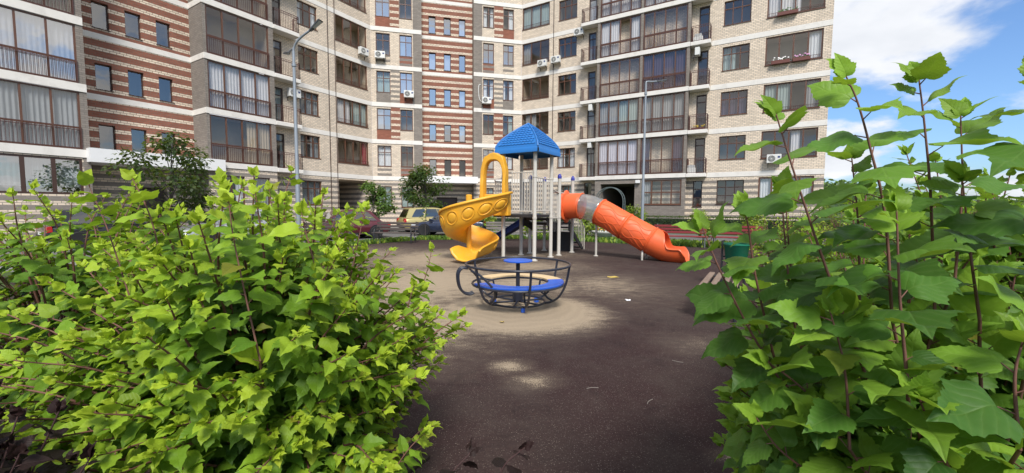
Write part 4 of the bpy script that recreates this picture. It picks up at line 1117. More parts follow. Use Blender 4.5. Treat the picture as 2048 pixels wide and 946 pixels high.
def leaf_mat(name, src, trans=0.35, rough=.5, spec=.25):
    t = NT(name)
    if src == 'object': col = t.node('ShaderNodeObjectInfo').outputs['Color']
    else: col = t.node('ShaderNodeVertexColor', layer_name='tint').outputs['Color']
    uv = t.node('ShaderNodeUVMap').outputs[0]
    sp = t.node('ShaderNodeSeparateXYZ'); t.l.new(uv, sp.inputs[0])
    ax = t.math('ABSOLUTE', t.math('SUBTRACT', sp.outputs[0], .5))
    w = t.math('ADD', t.math('SUBTRACT', sp.outputs[1], t.math('MULTIPLY', ax, 1.1)), t.math('MULTIPLY', t.noise(uv, 5, 2), .10))
    vein = t.math('POWER', t.math('ABSOLUTE', t.math('SINE', t.math('MULTIPLY', w, 19.0))), 0.35)
    mid = t.math('MINIMUM', t.math('MULTIPLY', ax, 45.0), 1.0)
    vv = t.math('MULTIPLY', vein, mid)
    nzz = t.noise(uv, 7, 4)
    c2 = t.mix(t.math('MULTIPLY', t.math('SUBTRACT', 1.0, vv), .08), col, (0.45, 0.58, 0.18) if trans > .2 else (.06, .03, .03))
    c2 = t.mix(nzz, t.mix(.2, c2, (0.02, 0.04, 0.01)), c2)
    b = t.pbsdf(c2, rough, 0, spec, t.bump(t.math('ADD', vv, t.math('MULTIPLY', nzz, .9)), .22, .004))
    tr = t.node('ShaderNodeBsdfTranslucent'); t.l.new(t.mix(.35, c2, (0.45, 0.62, 0.03), 'MIX') if trans > .2 else c2, tr.inputs[0])
    mx = t.node('ShaderNodeMixShader'); mx.inputs[0].default_value = trans
    t.l.new(b, mx.inputs[1]); t.l.new(tr.outputs[0], mx.inputs[2])
    M[name] = t.done(mx.outputs[0])
leaf_mat('leaf_single', 'object'); leaf_mat('leaf_mass', 'attr')
leaf_mat('purple_leaf_single', 'object', .05, .55, .15); leaf_mat('purple_leaf_mass', 'attr', .05, .55, .15)
simple('bark', (0.12, 0.075, 0.05), .85, var=.3, scale=25, bump=.3); simple('twig', (0.16, 0.07, 0.05), .7, var=.3, scale=30); simple('purple_twig', (0.05, 0.022, 0.02), .8, var=.3, scale=30); simple('bark_dark', (0.05, 0.042, 0.038), .9, var=.3, scale=12, bump=.4)
TM = {}
def tmpl(kind, k):
    lod, half = {'full': (0, HALF), 'fullnarrow': (0, NARROW), 'mid': (1, HALF), 'far': (2, HALF)}[kind]
    if (kind, k) not in TM: TM[(kind, k)] = leaf_tmpl(100 + k, lod, half)
    return TM[(kind, k)]
class Leaves:
    """list of (pos, dir, normal, length, tint, template)"""
    def __init__(s): s.L = []
    def add(s, p, d, n, ln, col, k): s.L.append((Vector(p), Vector(d), Vector(n), ln, col, k))
def basis(d, n):
    y = d.normalized(); z = n - y*n.dot(y)
    if z.length < 1e-4: z = Vector((0.3, 0.2, 1)) - y*Vector((.3, .2, 1)).dot(y)
    z.normalize(); return y.cross(z), y, z
MESHC = {}
def leaf_data(kind, k, mat):
    key = (kind, k, mat)
    if key not in MESHC:
        V, Fc, UV = tmpl(kind, k); me = bpy.data.meshes.new('leaf'); me.from_pydata([tuple(v) for v in V], [], Fc)
        ul = me.uv_layers.new(name='UVMap'); li = np.array([l.vertex_index for l in me.loops]); ul.data.foreach_set('uv', UV[li].astype(np.float32).ravel())
        me.materials.append(M[mat]); me.polygons.foreach_set('use_smooth', [True]*len(me.polygons)); MESHC[key] = me
    return MESHC[key]
def leaf_objects(LS, kind, mat, parent, pos0):
    for p, d, n, ln, col, k in LS:
        o = bpy.data.objects.new('leaf', leaf_data(kind, k, mat)); COL.objects.link(o); o.parent = parent
        x, y, z = basis(d, n); q = p - pos0
        o.matrix_local = Matrix(((x.x*ln, y.x*ln, z.x*ln, q.x), (x.y*ln, y.y*ln, z.y*ln, q.y), (x.z*ln, y.z*ln, z.z*ln, q.z), (0, 0, 0, 1)))
        o.color = (*col, 1)
def leaf_mass(LS, kind, mat, parent, pos0, name='foliage'):
    if not LS: return None
    VV, loops, starts, tot, CC, UU = [], [], [], [], [], []; base = 0; ls = 0
    for p, d, n, ln, col, k in LS:
        V, Fc, UV = tmpl(kind, k); x, y, z = basis(d, n)
        B = np.array((x, y, z))*ln; W_ = V @ B + np.array(p - pos0); VV.append(W_)
        for f in Fc:
            starts.append(ls); tot.append(len(f)); loops.extend([i + base for i in f]); ls += len(f)
        CC.append(np.tile(np.array([*col, 1.0]), (len(V), 1))); UU.append(UV); base += len(V)
    VV, CC, UU = np.vstack(VV), np.vstack(CC), np.vstack(UU); loops = np.array(loops, np.int32)
    me = bpy.data.meshes.new(name); me.vertices.add(len(VV)); me.vertices.foreach_set('co', VV.astype(np.float32).ravel())
    me.loops.add(len(loops)); me.loops.foreach_set('vertex_index', loops)
    me.polygons.add(len(starts)); me.polygons.foreach_set('loop_start', np.array(starts, np.int32)); me.polygons.foreach_set('loop_total', np.array(tot, np.int32))
    me.update(calc_edges=True)
    ca = me.color_attributes.new('tint', 'FLOAT_COLOR', 'POINT'); ca.data.foreach_set('color', CC.astype(np.float32).ravel())
    ul = me.uv_layers.new(name='UVMap'); ul.data.foreach_set('uv', UU[loops].astype(np.float32).ravel())
    me.polygons.foreach_set('use_smooth', [True]*len(me.polygons)); me.materials.append(M[mat]); me.validate()
    return link(name, me, parent)
def mixc(a, b, t): return tuple(x + (y - x)*t for x, y in zip(a, b))
PAL = {'gold': ((.055, .135, .014), (.175, .315, .02), (.40, .52, .035)), 'green': ((.035, .10, .018), (.088, .205, .024), (.23, .39, .035)), 'dark': ((.018, .04, .012), (.035, .075, .02), (.07, .12, .03)),  # gold, green: darkest tone is old leaf plus the bush's inner shade
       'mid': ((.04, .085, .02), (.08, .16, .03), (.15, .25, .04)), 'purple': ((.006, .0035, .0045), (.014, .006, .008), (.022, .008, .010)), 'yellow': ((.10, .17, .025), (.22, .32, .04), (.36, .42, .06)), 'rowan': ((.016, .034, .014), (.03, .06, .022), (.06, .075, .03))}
def tint(pal, age_shade, r):
    """age 0 = young tip, 1 = old inner leaf with painted shade"""
    o, m_, y = PAL[pal]; a = min(1, max(0, age_shade + r.uniform(-.18, .18)))
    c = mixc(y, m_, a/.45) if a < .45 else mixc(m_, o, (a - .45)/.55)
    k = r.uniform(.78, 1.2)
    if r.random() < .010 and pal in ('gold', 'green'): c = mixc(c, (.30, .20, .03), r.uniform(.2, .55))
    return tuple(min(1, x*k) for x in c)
def shoot(LV, pts, leaf, pal, r, step=.035, start=.2, ctr=None, nk=9, droop=.45, tipsmall=.5, old=1.0, petiole=.25):
    """leaves alternating along a stem polyline"""
    P = spline(pts, 8) if len(pts) > 2 else [Vector(p) for p in pts]
    seg = [0]
    for a, b in zip(P, P[1:]): seg.append(seg[-1] + (b - a).length)
    L = seg[-1]; s = L*start; ang = r.uniform(0, 6.28)
    pet = []
    while s < L:
        i = max(0, min(len(P) - 2, next((j for j in range(len(seg) - 1) if seg[j+1] >= s), len(P) - 2)))
        f = (s - seg[i])/max(1e-6, seg[i+1] - seg[i]); p = P[i].lerp(P[i+1], f); tg = (P[i+1] - P[i]).normalized()
        ang += 2.4 + r.uniform(-.3, .3)
        a = Vector((0, 0, 1)) if abs(tg.z) < .95 else Vector((1, 0, 0))
        e1 = (a - tg*a.dot(tg)).normalized(); e2 = tg.cross(e1)
        sd_ = e1*math.cos(ang) + e2*math.sin(ang)
        out = Vector((0, 0, 0))
        if ctr is not None: out = Vector((p.x - ctr[0], p.y - ctr[1], 0)); out = out.normalized() if out.length > 1e-3 else out
        q = s/L
        size = leaf*r.uniform(.55, 1.22)*(1 - tipsmall*max(0, (q - .78)/.22))*(1 if q > .3 else .85)
        d = sd_*.9 + tg*(.35 + .9*max(0, q - .8)/.2) + out*.45 + Vector((0, 0, -droop*r.uniform(.3, 1.3)*(1 - max(0, q - .85)/.15)))
        nrm = Vector((0, 0, 1)) + out*.55 + Vector((r.uniform(-.35, .35), r.uniform(-.35, .35), 0))
        pp = p + (sd_*.8 + tg*.5).normalized()*size*petiole
        pet.append((p, pp))
        LV.add(pp, d, nrm, size, tint(pal, ((1 - q)*1.75 + .08)*old, r), r.randrange(nk))  # tint darkens inward: older leaves, with the shade inside the bush painted in
        s += step*r.uniform(.75, 1.25)*(1 - .45*max(0, q - .75)/.25)
    for _ in range(3):
        LV.add(P[-1], (P[-1] - P[-2]).normalized() + Vector((r.uniform(-.6, .6), r.uniform(-.6, .6), .1)), Vector((r.uniform(-.6, .6), -.5, .6)), leaf*r.uniform(.35, .55), tint(pal, -.1, r), r.randrange(nk))
    return P, pet
CAMP = Vector((0, 0, CAM_H))
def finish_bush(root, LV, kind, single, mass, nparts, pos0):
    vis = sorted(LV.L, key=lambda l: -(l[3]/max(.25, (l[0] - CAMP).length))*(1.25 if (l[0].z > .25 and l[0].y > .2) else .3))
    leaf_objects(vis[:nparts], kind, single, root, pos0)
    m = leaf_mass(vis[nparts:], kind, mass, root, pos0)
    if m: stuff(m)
def stems_mesh(root, tubes, mat, name='branches', pos0=None):
    m = MB()
    for P, r0, r1 in tubes:
        n = len(P); m.tube([p - pos0 for p in P], [r0 + (r1 - r0)*i/(n - 1) for i in range(n)], 5, caps=False)
    o = m.build(name, M[mat], root, smooth=True); return o
def shell_bush(name, label, base, rad, top, ntw, leaf, pal, kind, seed, cat='shrub', nparts=300, single='leaf_single', mass='leaf_mass', low=.12, step=.035, group=None, inner=.25, front_bias=0.0, frac=.55, extra=(), twig='twig'):
    r = random.Random(seed); base = Vector(base); root = thing(name, label, cat, base, 0, group); LV = Leaves(); tubes = []; pets = []
    cz = top*.46
    for i in range(ntw):
        z = r.uniform(-.85, 1.0); az = r.uniform(0, 2*PI)
        if front_bias and r.random() < front_bias: az = math.atan2(-base.y, -base.x) + r.gauss(0, .75)
        rr = math.sqrt(max(0, 1 - z*z)); wob = .80 + .13*math.sin(3*az + seed) + .12*math.sin(5*z + 2*az) + r.uniform(-.13, .16)
        tip = base + Vector((rad[0]*rr*math.cos(az)*wob, rad[1]*rr*math.sin(az)*wob, cz + (top - cz)*z*wob if z > 0 else cz + (cz - low)*z))
        st = base + Vector(((tip.x - base.x)*.3 + r.uniform(-.08, .08), (tip.y - base.y)*.3 + r.uniform(-.08, .08), max(.05, (tip.z - base.z)*.42)))
        md = st.lerp(tip, .55) + Vector((0, 0, .10*rad[0])) + Vector((r.uniform(-.06, .06), r.uniform(-.06, .06), 0))*rad[0]
        P, pt = shoot(LV, [st, md, tip], leaf, pal, r, step, 1 - frac if r.random() > inner else .15, base, droop=.5)
        tubes.append((P, .006*rad[0] + .001, .0022)); pets += pt
    nst = 9 if kind != 'far' else 5
    for i in range(nst):
        az = 2*PI*i/nst + r.uniform(-.2, .2); e = base + Vector((rad[0]*.45*math.cos(az), rad[1]*.45*math.sin(az), top*.72))
        b0 = base + Vector((.09*math.cos(az), .09*math.sin(az), 0))
        tubes.append((spline([b0, b0.lerp(e, .5) + Vector((0, 0, .08)), e], 5), .012, .005))
    for pts in extra:
        P, pt = shoot(LV, [Vector(p) for p in pts], leaf*1.12, pal, r, step*1.05, .12, base, droop=.35, old=.55)
        tubes.append((P, .0036, .0016)); pets += pt
        b0 = base + Vector((r.uniform(-.12, .12), r.uniform(-.12, .12), 0)); P2, pt2 = shoot(LV, [b0, b0.lerp(P[0], .6) + Vector((r.uniform(-.05, .05), r.uniform(-.05, .05), .05)), P[0]], leaf*1.05, pal, r, step*1.15, .35, base, droop=.4, tipsmall=0); tubes.append((P2, .0055, .0036)); pets += pt2; LV.L = LV.L[:-3]
    if kind != 'far': tubes += [([a, b], .0016, .0012) for a, b in pets]
    stems_mesh(root, tubes, twig, pos0=base)
    finish_bush(root, LV, kind, single, mass, nparts, base)
    return root

# left: golden ninebark
shell_bush('ninebark_shrub', 'dense yellow green leafy shrub filling the left foreground', (-1.24, 2.0, 0.01), (1.04, .95), 1.70, 470, .084, 'gold', 'mid', 11, step=.030, front_bias=.3, frac=.62, low=.04,
           extra=[[(-.846, 1.35, 1.08), (-.887, 1.35, 1.30), (-.92, 1.35, 1.50), (-.93, 1.35, 1.62)], [(-1.28, 1.5, 1.33), (-1.32, 1.5, 1.55), (-1.38, 1.5, 1.70)], [(-.71, 1.5, 1.33), (-.75, 1.5, 1.48), (-.77, 1.5, 1.58)],
                  [(-.56, 2.0, .89), (-.51, 2.0, 1.12), (-.48, 2.0, 1.22)], [(-1.7, 1.8, 1.2), (-1.78, 1.8, 1.5), (-1.86, 1.8, 1.72)], [(-1.05, 1.9, 1.2), (-1.1, 1.9, 1.5), (-1.12, 1.9, 1.68)], [(-.9, 2.2, 1.1), (-.85, 2.25, 1.4), (-.82, 2.3, 1.6)], [(-.6, 2.3, .9), (-.5, 2.35, 1.2), (-.47, 2.4, 1.36)],
                  [(-.6, 1.75, .3), (-.48, 1.8, .48), (-.40, 1.85, .55)], [(-.7, 1.7, .1), (-.55, 1.72, .26), (-.44, 1.75, .30)], [(-.7, 2.0, .2), (-.5, 2.1, .4), (-.42, 2.15, .42)], [(-.8, 1.6, .1), (-.6, 1.6, .2), (-.47, 1.62, .16)],
                  [(-.7, 2.2, .35), (-.52, 2.3, .6), (-.42, 2.35, .7)], [(-.75, 2.1, .1), (-.6, 2.2, .2), (-.5, 2.3, .22)], [(-.7, 2.3, .6), (-.56, 2.35, .85), (-.46, 2.4, .98)]])
shell_bush('ninebark_shrub', 'yellow green shrub behind the left one, against the shop windows', (-3.05, 2.85, 0.01), (1.15, 1.1), 1.78, 240, .085, 'gold', 'mid', 12, nparts=200, step=.036)
shell_bush('ninebark_shrub', 'yellow green shrub at the far end of the left row, before the dark benches', (-2.75, 4.7, 0.01), (.95, .9), 1.5, 120, .08, 'gold', 'mid', 17, nparts=120, step=.04)
shell_bush('purple_shrub', 'dark purple leaved shrub in the lower left corner', (-1.52, 1.02, 0.01), (.40, .38), 1.2, 200, .07, 'purple', 'mid', 13, twig='purple_twig', nparts=200, single='purple_leaf_single', mass='purple_leaf_mass', front_bias=.35)
shell_bush('purple_shrub', 'low dark purple shrub whose tips poke up at the bottom edge', (-.12, 1.02, 0.01), (.30, .26), .78, 26, .055, 'purple', 'mid', 14, twig='purple_twig', nparts=60, single='purple_leaf_single', mass='purple_leaf_mass',
           extra=[[(-.19, 1.12, .70), (-.177, 1.13, .82), (-.119, 1.15, .885)], [(-.044, 1.1, .74), (-.023, 1.1, .87), (.04, 1.1, .935)]])
# right: big-leaved ninebark beside the edging
RS = [[(.897, .95, 1.342), (.863, .95, 1.589), (.82, .95, 1.737), (.783, .95, 1.844), (.753, .95, 1.902)], [(1.05, 1.0, 1.329), (1.017, 1.0, 1.625), (.99, 1.0, 1.793), (.967, 1.0, 1.91)], [(.761, .92, 1.35), (.694, .92, 1.51), (.629, .92, 1.677), (.58, .92, 1.81)],
      [(.814, .82, 1.252), (.787, .82, 1.419), (.767, .82, 1.601)], [(.707, 1.05, 1.153), (.622, 1.05, 1.286), (.537, 1.05, 1.444), (.488, 1.05, 1.553)], [(1.12, .85, 1.414), (1.085, .85, 1.725), (1.06, .85, 1.875)], [(.789, 1.0, .913), (.683, 1.0, .992), (.618, 1.0, 1.077)],
      [(.894, .8, 1.073), (.846, .8, 1.168), (.818, .8, 1.23)], [(1.103, .95, 1.343), (1.066, .95, 1.509), (1.035, .95, 1.67)], [(.80, 1.0, 1.09), (.71, 1.0, 1.17), (.64, 1.0, 1.22)], [(.968, .75, 1.147), (.946, .75, 1.283), (.954, .75, 1.36)], [(.774, .9, 1.054), (.751, .9, 1.241), (.709, .9, 1.378)],
      [(.72, 1.1, 1.2), (.66, 1.1, 1.42), (.635, 1.1, 1.55), (.62, 1.1, 1.60)], [(.80, 1.15, 1.3), (.77, 1.15, 1.5), (.75, 1.15, 1.66)], [(.95, 1.1, 1.3), (.93, 1.1, 1.55), (.90, 1.1, 1.74)], [(1.2, 1.1, 1.4), (1.2, 1.1, 1.65), (1.18, 1.1, 1.85)], [(.86, 1.2, 1.2), (.82, 1.2, 1.45), (.80, 1.2, 1.6)]]
shell_bush('ninebark_shrub', 'large leaved green shrub close to the camera at the right edge', (1.42, 1.40, -0.0), (.72, .68), 1.60, 400, .108, 'green', 'full', 15, step=.042, extra=RS, front_bias=.35, frac=.6)
shell_bush('ninebark_shrub', 'tall green shrub rising past the right edge of the frame', (2.25, 1.75, -0.0), (.8, .75), 1.95, 230, .105, 'green', 'mid', 19, nparts=220, step=.045)
shell_bush('ninebark_shrub', 'green shrub behind the large leaved one, beside the backless bench', (2.75, 2.95, -0.0), (.85, .85), 1.62, 190, .085, 'green', 'mid', 16, nparts=220, step=.04)
shell_bush('ninebark_shrub', 'green shrub just before the green litter bin', (4.35, 5.3, -0.0), (.8, .8), 1.42, 110, .08, 'gold', 'mid', 18, nparts=160, step=.045)

# ------------------------------------------------------------------ cars
def carpaint(name, col, metal=.3):
    t = NT(name); c = t.coord(); g = t.noise(c, 3, 6, .6)
    cc = t.mix(t.math('MULTIPLY', t.ramp(g, .5, .8), .2), col, (.18, .16, .14))
    M[name] = t.done(t.pbsdf(cc, .28, metal, .5, None, **{'Coat Weight': .6, 'Coat Roughness': .08}))
carpaint('paint_blue', (.02, .028, .06)); carpaint('paint_yellow', (.48, .40, .16)); carpaint('paint_maroon', (.10, .014, .022)); carpaint('paint_silver', (.42, .43, .45), .5); carpaint('paint_black', (.012, .012, .014)); carpaint('paint_white', (.7, .7, .7), 0)
simple('tyre', (.014, .014, .014), .85); simple('rim_alloy', (.45, .45, .46), .35, metal=.7); simple('trim_black', (.012, .012, .013), .5); simple('lamp_red', (.4, .015, .015), .25); simple('lamp_clear', (.7, .72, .75), .15); simple('plate_white', (.75, .75, .74), .5)
glass('car_glass', .12, (.22, .25, .26))
def car(label, loc_, rz, paint, H=1.47, L=4.35, Wd=1.78, hatch=True, rails=False):
    c = thing('parked_car', label, 'car', loc_, rz, 'cars parked in the courtyard')
    hw = Wd/2; zb = .2; belt = .60*H
    # side outline of the lower body: x from rear (-L/2) to front (+L/2)
    st = [(-.5, .42, .70), (-.485, .26, belt*.92), (-.44, .22, belt*.985), (-.30, .2, belt), (-.1, .2, belt*.99), (.12, .2, belt*.985), (.22, .2, belt*.97), (.34, .2, belt*.92), (.43, .22, belt*.84), (.485, .27, belt*.72), (.5, .38, belt*.6)]
    rows = []
    for i, (fx, z0, z1) in enumerate(st):
        x = fx*L; w = hw*(1 - .9*max(0, abs(fx) - .36)**1.5*2.2)
        pr = [(w*.80, z0), (w*.95, z0 + .03), (w*1.0, z0 + (z1 - z0)*.35), (w*1.0, z0 + (z1 - z0)*.62), (w*.965, z1 - .07), (w*.90, z1 - .01), (w*.5, z1 + .012), (0, z1 + .018)]
        rows.append([(x, y, z) for y, z in pr] + [(x, -y, z) for y, z in pr[::-1][1:]])
    m = MB().grid(rows); n = len(rows[0]); m.f.append(tuple(range(n))); m.f.append(tuple((len(rows)-1)*n + k for k in range(n - 1, -1, -1)))
    m.f += [(i*n, (i+1)*n, (i+1)*n + n - 1, i*n + n - 1) for i in range(len(rows) - 1)]
    body = m.build('body', M[paint], c); autosmooth(body, 45)
    sb = body.modifiers.new('sub', 'SUBSURF'); sb.levels = sb.render_levels = 1
    # cabin
    rear = -.47 if hatch else -.40
    base = [(rear, belt*.97), (-.2, belt), (.05, belt), (.27, belt*.96)]
    top = [(rear + (.07 if hatch else .13), H - .06), (-.15, H), (.0, H - .01), (.09, H - .07)]
    cab = []
    for (bx, bz), (tx, tz) in zip(base, top):
        cab.append(([bx*L, hw*.88, bz - .02], [tx*L, hw*.66, tz]))
    g = MB(); ring = []
    for b, t_ in cab:
        mid = [(b[i] + t_[i])/2 for i in range(3)]; mid[1] *= 1.03
        ring.append([tuple(b), tuple(mid), tuple(t_), (t_[0], t_[1]*.55, t_[2] + .028), (t_[0], -t_[1]*.55, t_[2] + .028), (t_[0], -t_[1], t_[2]), (mid[0], -mid[1], mid[2]), (b[0], -b[1], b[2])])
    g.grid(ring); g.f.append(tuple(range(8))); g.f.append(tuple(3*8 + k for k in range(7, -1, -1)))
    cabin = g.build('cabin', M[paint], c); autosmooth(cabin, 50)
    def quad(name, P, mat, parent=cabin): return MB().add(P, [tuple(range(len(P)))]).build(name, M[mat], parent)
    def lerp3(a, b, t_): return tuple(a[i] + (b[i] - a[i])*t_ for i in range(3))
    for s in (1, -1):
        def sp(k, f, h):                                              # point on the side between station k and k+1
            b = lerp3(cab[k][0], cab[k+1][0], f); t_ = lerp3(cab[k][1], cab[k+1][1], f); q = lerp3(b, t_, h)
            bulge = hw*.88*.03*(1 - abs(2*h - 1)); return (q[0], s*(q[1] + bulge + .012), q[2])
        for k, f0, f1, nm in ((0, .3, .95, 'side_window'), (1, .05, .98, 'side_window'), (2, .03, .86, 'side_window')):
            A = [sp(k, f0, .12), sp(k, f1, .12), sp(k, f1 - (.04 if k == 2 else 0), .52), sp(k, f1 - (.1 if k == 2 else 0), .88), sp(k, f0 + (.1 if k == 0 else 0), .88), sp(k, f0 + (.03 if k == 0 else 0), .52)]
            quad(nm, A, 'car_glass')
        for k, f, hgt in ((1, .02, 0), (2, .0, 0)):
            pass
        mir = MB().box(-.08, .08, -.1, .1, -.06, .06).build('mirror', M[paint], c, (.22*L, s*(hw + .06), belt + .04)); bevel(mir, .03, 2)
        for x0 in (-.19, .03): MB().box(x0*L - .11, x0*L + .11, s*hw - .014, s*hw + .018, belt*.83, belt*.83 + .025).build('door_handle', M['trim_black'], c)
        MB().box(-.28*L, .28*L, s*hw*.99 - .012, s*hw*.99 + .014, .24, .32).build('sill', M['trim_black'], c)
        MB().prism([(.5*L - .36, belt*.66), (.5*L - .05, belt*.60), (.5*L - .07, belt*.73), (.5*L - .42, belt*.80)], s*hw*.62, s*hw*.93).build('headlight', M['lamp_clear'], c)
        MB().prism([(-.5*L + .01, belt*.7), (-.5*L + .16, belt*.72), (-.5*L + .15, belt*.95), (-.5*L + .03, belt*.93)], s*hw*.66, s*hw*.95).build('tail_light', M['lamp_red'], c)
        if rails: MB().tube(spline([(rear*L + .55, s*hw*.62, H - .01), (rear*L + .7, s*hw*.62, H + .06), (.0, s*hw*.62, H + .07), (.06*L, s*hw*.62, H + .0)], 5), .018, 6).build('roof_rail', M['trim_black'], cabin)
        for fx in (-.31, .31):
            MB().lathe([(.36, 0), (.36, .02)], 28).build('wheel_arch', M['trim_black'], c, (fx*L, s*(hw - .02), .34)).rotation_euler = (R(90)*-s, 0, 0)
            w = MB().lathe([(.2, -.09), (.29, -.1), (.315, -.06), (.315, .06), (.29, .1), (.2, .09)], 28).build('wheel', M['tyre'], c, (fx*L, s*(hw - .04), .315), 0); autosmooth(w, 40)
            w.rotation_euler = (R(90)*-s, 0, 0)
            rm = MB().lathe([(.205, .06), (.2, .085), (.18, .07), (.06, .05), (.05, .07), (.01, .075)], 24).build('rim', M['rim_alloy'], w); autosmooth(rm, 40)
            for k in range(5):
                a = 2*PI*k/5
                MB().add([(r_*math.cos(a + da), r_*math.sin(a + da), .078) for r_, da in ((.07, .3), (.18, .25), (.18, .85), (.09, .9))], [(0, 1, 2, 3)]).build('rim_gap', M['trim_black'], w)
    b0, t0, b3, t3 = cab[0][0], cab[0][1], cab[3][0], cab[3][1]
    for (b, t_, nm, sx) in ((b0, t0, 'rear_window', -.014), (b3, t3, 'windscreen', .014)):
        P = []
        for h, sy in ((.12, 1), (.12, -1), (.9, -1), (.9, 1)):
            q = lerp3(b, t_, h); P.append((q[0] + sx, sy*(q[1] - .07), q[2] + .008))
        quad(nm, P, 'car_glass')
    bevel(MB().box(.5*L - .06, .5*L + .02, -hw*.8, hw*.8, .3, .46).build('bumper', M['trim_black'], c), .02, 2)
    bevel(MB().box(-.5*L - .02, -.5*L + .06, -hw*.8, hw*.8, .32, .5).build('bumper', M['trim_black'], c), .02, 2)
    MB().box(-.5*L - .026, -.5*L - .019, -.26, .26, .52, .63).build('number_plate', M['plate_white'], c)
    MB().box(.5*L + .019, .5*L + .026, -.26, .26, .33, .44).build('number_plate', M['plate_white'], c)
    return c
car('dark blue hatchback parked behind the spiral slide', (-3.55, 23.9, -.006), R(176), 'paint_blue')
car('pale yellow estate car with roof rails, seen over the blue one', (-5.3, 27.3, -.006), R(32), 'paint_yellow', H=1.6, rails=True)
car('maroon car parked behind the dark benches', (-8.6, 20.9, -.006), R(222), 'paint_maroon', hatch=False)
car('silver car glimpsed through the left bush', (-12.3, 18.2, -.006), R(238), 'paint_silver')
car('black car by the striped stair wall, behind the left bush', (-16.2, 16.9, -.006), R(58), 'paint_black')
car('white car glimpsed through leaves at the right edge', (15.3, 11.8, -.006), R(-31), 'paint_white')

# ------------------------------------------------------------------ trees and hedges further off
def far_tree(name, label, base, h, rad, pal, seed, n=2200, leaf=.13, trunk=.06, low=.3, cat='tree', group=None, clumps=14, bark='bark_dark', kind='far', sz=1.0):
    r = random.Random(seed); base = Vector(base); root = thing(name, label, cat, base, 0, group); LV = Leaves()
    limbs = []; cl = []
    for i in range(clumps):
        az = r.uniform(0, 2*PI); z = low + (1 - low)*(i + .5)/clumps; prof = math.sin(PI*min(1, .18 + .82*(z - low)/(1 - low)))**.6
        cl.append((base + Vector((rad*prof*math.cos(az)*r.uniform(.35, .85), rad*prof*math.sin(az)*r.uniform(.35, .85), h*z*.96)), rad*r.uniform(.28, .5)))
    tr = MB(); tw = spline([(0, 0, 0), (r.uniform(-.1, .1)*h*.2, r.uniform(-.1, .1)*h*.2, h*.4), (r.uniform(-.06, .06)*h, r.uniform(-.06, .06)*h, h*.9)], 6)
    tr.tube(tw, [trunk*(1 - .85*i/(len(tw) - 1)) for i in range(len(tw))], 8)
    trunk_o = tr.build('trunk', M[bark], root, smooth=True)
    for c_, q in cl:
        e = c_ - base; s0 = tw[max(1, min(len(tw) - 2, int(len(tw)*max(.15, (e.z/h - .2)))))]
        limbs.append((spline([base + s0, base + s0.lerp(e, .5) + Vector((0, 0, .05*h)), c_], 4), trunk*.35, trunk*.08))
        for _ in range(4):
            d_ = Vector((r.gauss(0, 1), r.gauss(0, 1), r.gauss(.2, .8))).normalized(); limbs.append(([c_, c_ + d_*q*.9], trunk*.12, trunk*.04))
    stems_mesh(root, limbs, bark, 'limbs', base)
    per = n//clumps
    for c_, q in cl:
        for _ in range(per):
            d_ = Vector((r.gauss(0, 1), r.gauss(0, 1), r.gauss(0, .8))); d_ = d_.normalized()*(r.random()**.45)
            p = c_ + Vector((d_.x*q, d_.y*q, d_.z*q*.8*sz))
            if p.z < base.z + .05: continue
            LV.add(p, Vector((d_.x, d_.y, d_.z*.4 - .35)) + Vector((r.uniform(-.6, .6), r.uniform(-.6, .6), r.uniform(-.4, .4))), Vector((r.uniform(-.7, .7), r.uniform(-.7, .7), 1)), leaf*r.uniform(.7, 1.3), tint(pal, r.uniform(.0, 1.0), r), r.randrange(4))
    leaf_mass(LV.L, kind, 'leaf_mass', root, base, 'crown')
    return root
far_tree('rowan_tree', 'slender dark leaved tree before the red striped stair wall', (-14.3, 17.2, 0), 4.6, 1.7, 'rowan', 31, n=2300, leaf=.16, trunk=.06, low=.3, clumps=20)
far_tree('dark_tree', 'bushy dark green tree in front of the centre entrance', (-6.2, 29.3, 0), 4.5, 1.75, 'dark', 32, n=4800, leaf=.17, trunk=.09, low=.12, clumps=22)
far_tree('leafy_shrub', 'mid green shrub beside the left passage', (-8.9, 26.3, 0), 3.2, 1.35, 'mid', 33, n=2600, leaf=.16, trunk=.05, low=.12, cat='shrub', clumps=16)
sap = far_tree('sapling', 'thin young tree standing before the dark blue car', (-4.65, 21.9, 0), 1.9, .35, 'mid', 34, n=70, leaf=.1, trunk=.025, low=.55, cat='tree', clumps=5)
hk = [((4.1, 22.4), 1.35, .8, 'yellow', 'yellow green bush at the foot of the orange tube'), ((7.3, 24.6), 1.75, .95, 'yellow', 'yellow green bush around the right lamp post'), ((10.7, 23.4), 1.5, .85, 'yellow', 'yellow green bush behind the first maroon bench'),
      ((13.0, 22.3), 1.6, .9, 'yellow', 'yellow green bush behind the second maroon bench'), ((1.3, 23.2), 1.2, .8, 'yellow', 'small bright bush seen between the tower posts'), ((-1.4, 23.0), 1.25, .75, 'yellow', 'small bright bush seen under the tower deck'),
      ((15.4, 20.3), 1.7, 1.1, 'mid', 'green bush at the right end of the right wing'), ((5.9, 25.9), 1.2, .7, 'mid', 'low green bush left of the right lamp post')]
for i, ((x, y), h_, r_, pal, lab) in enumerate(hk):
    far_tree('garden_bush', lab, (x, y, 0), h_, r_, pal, 50 + i, n=1500, leaf=.11, trunk=.03, low=.1, cat='shrub', group='bushes along the driveway', clumps=14)
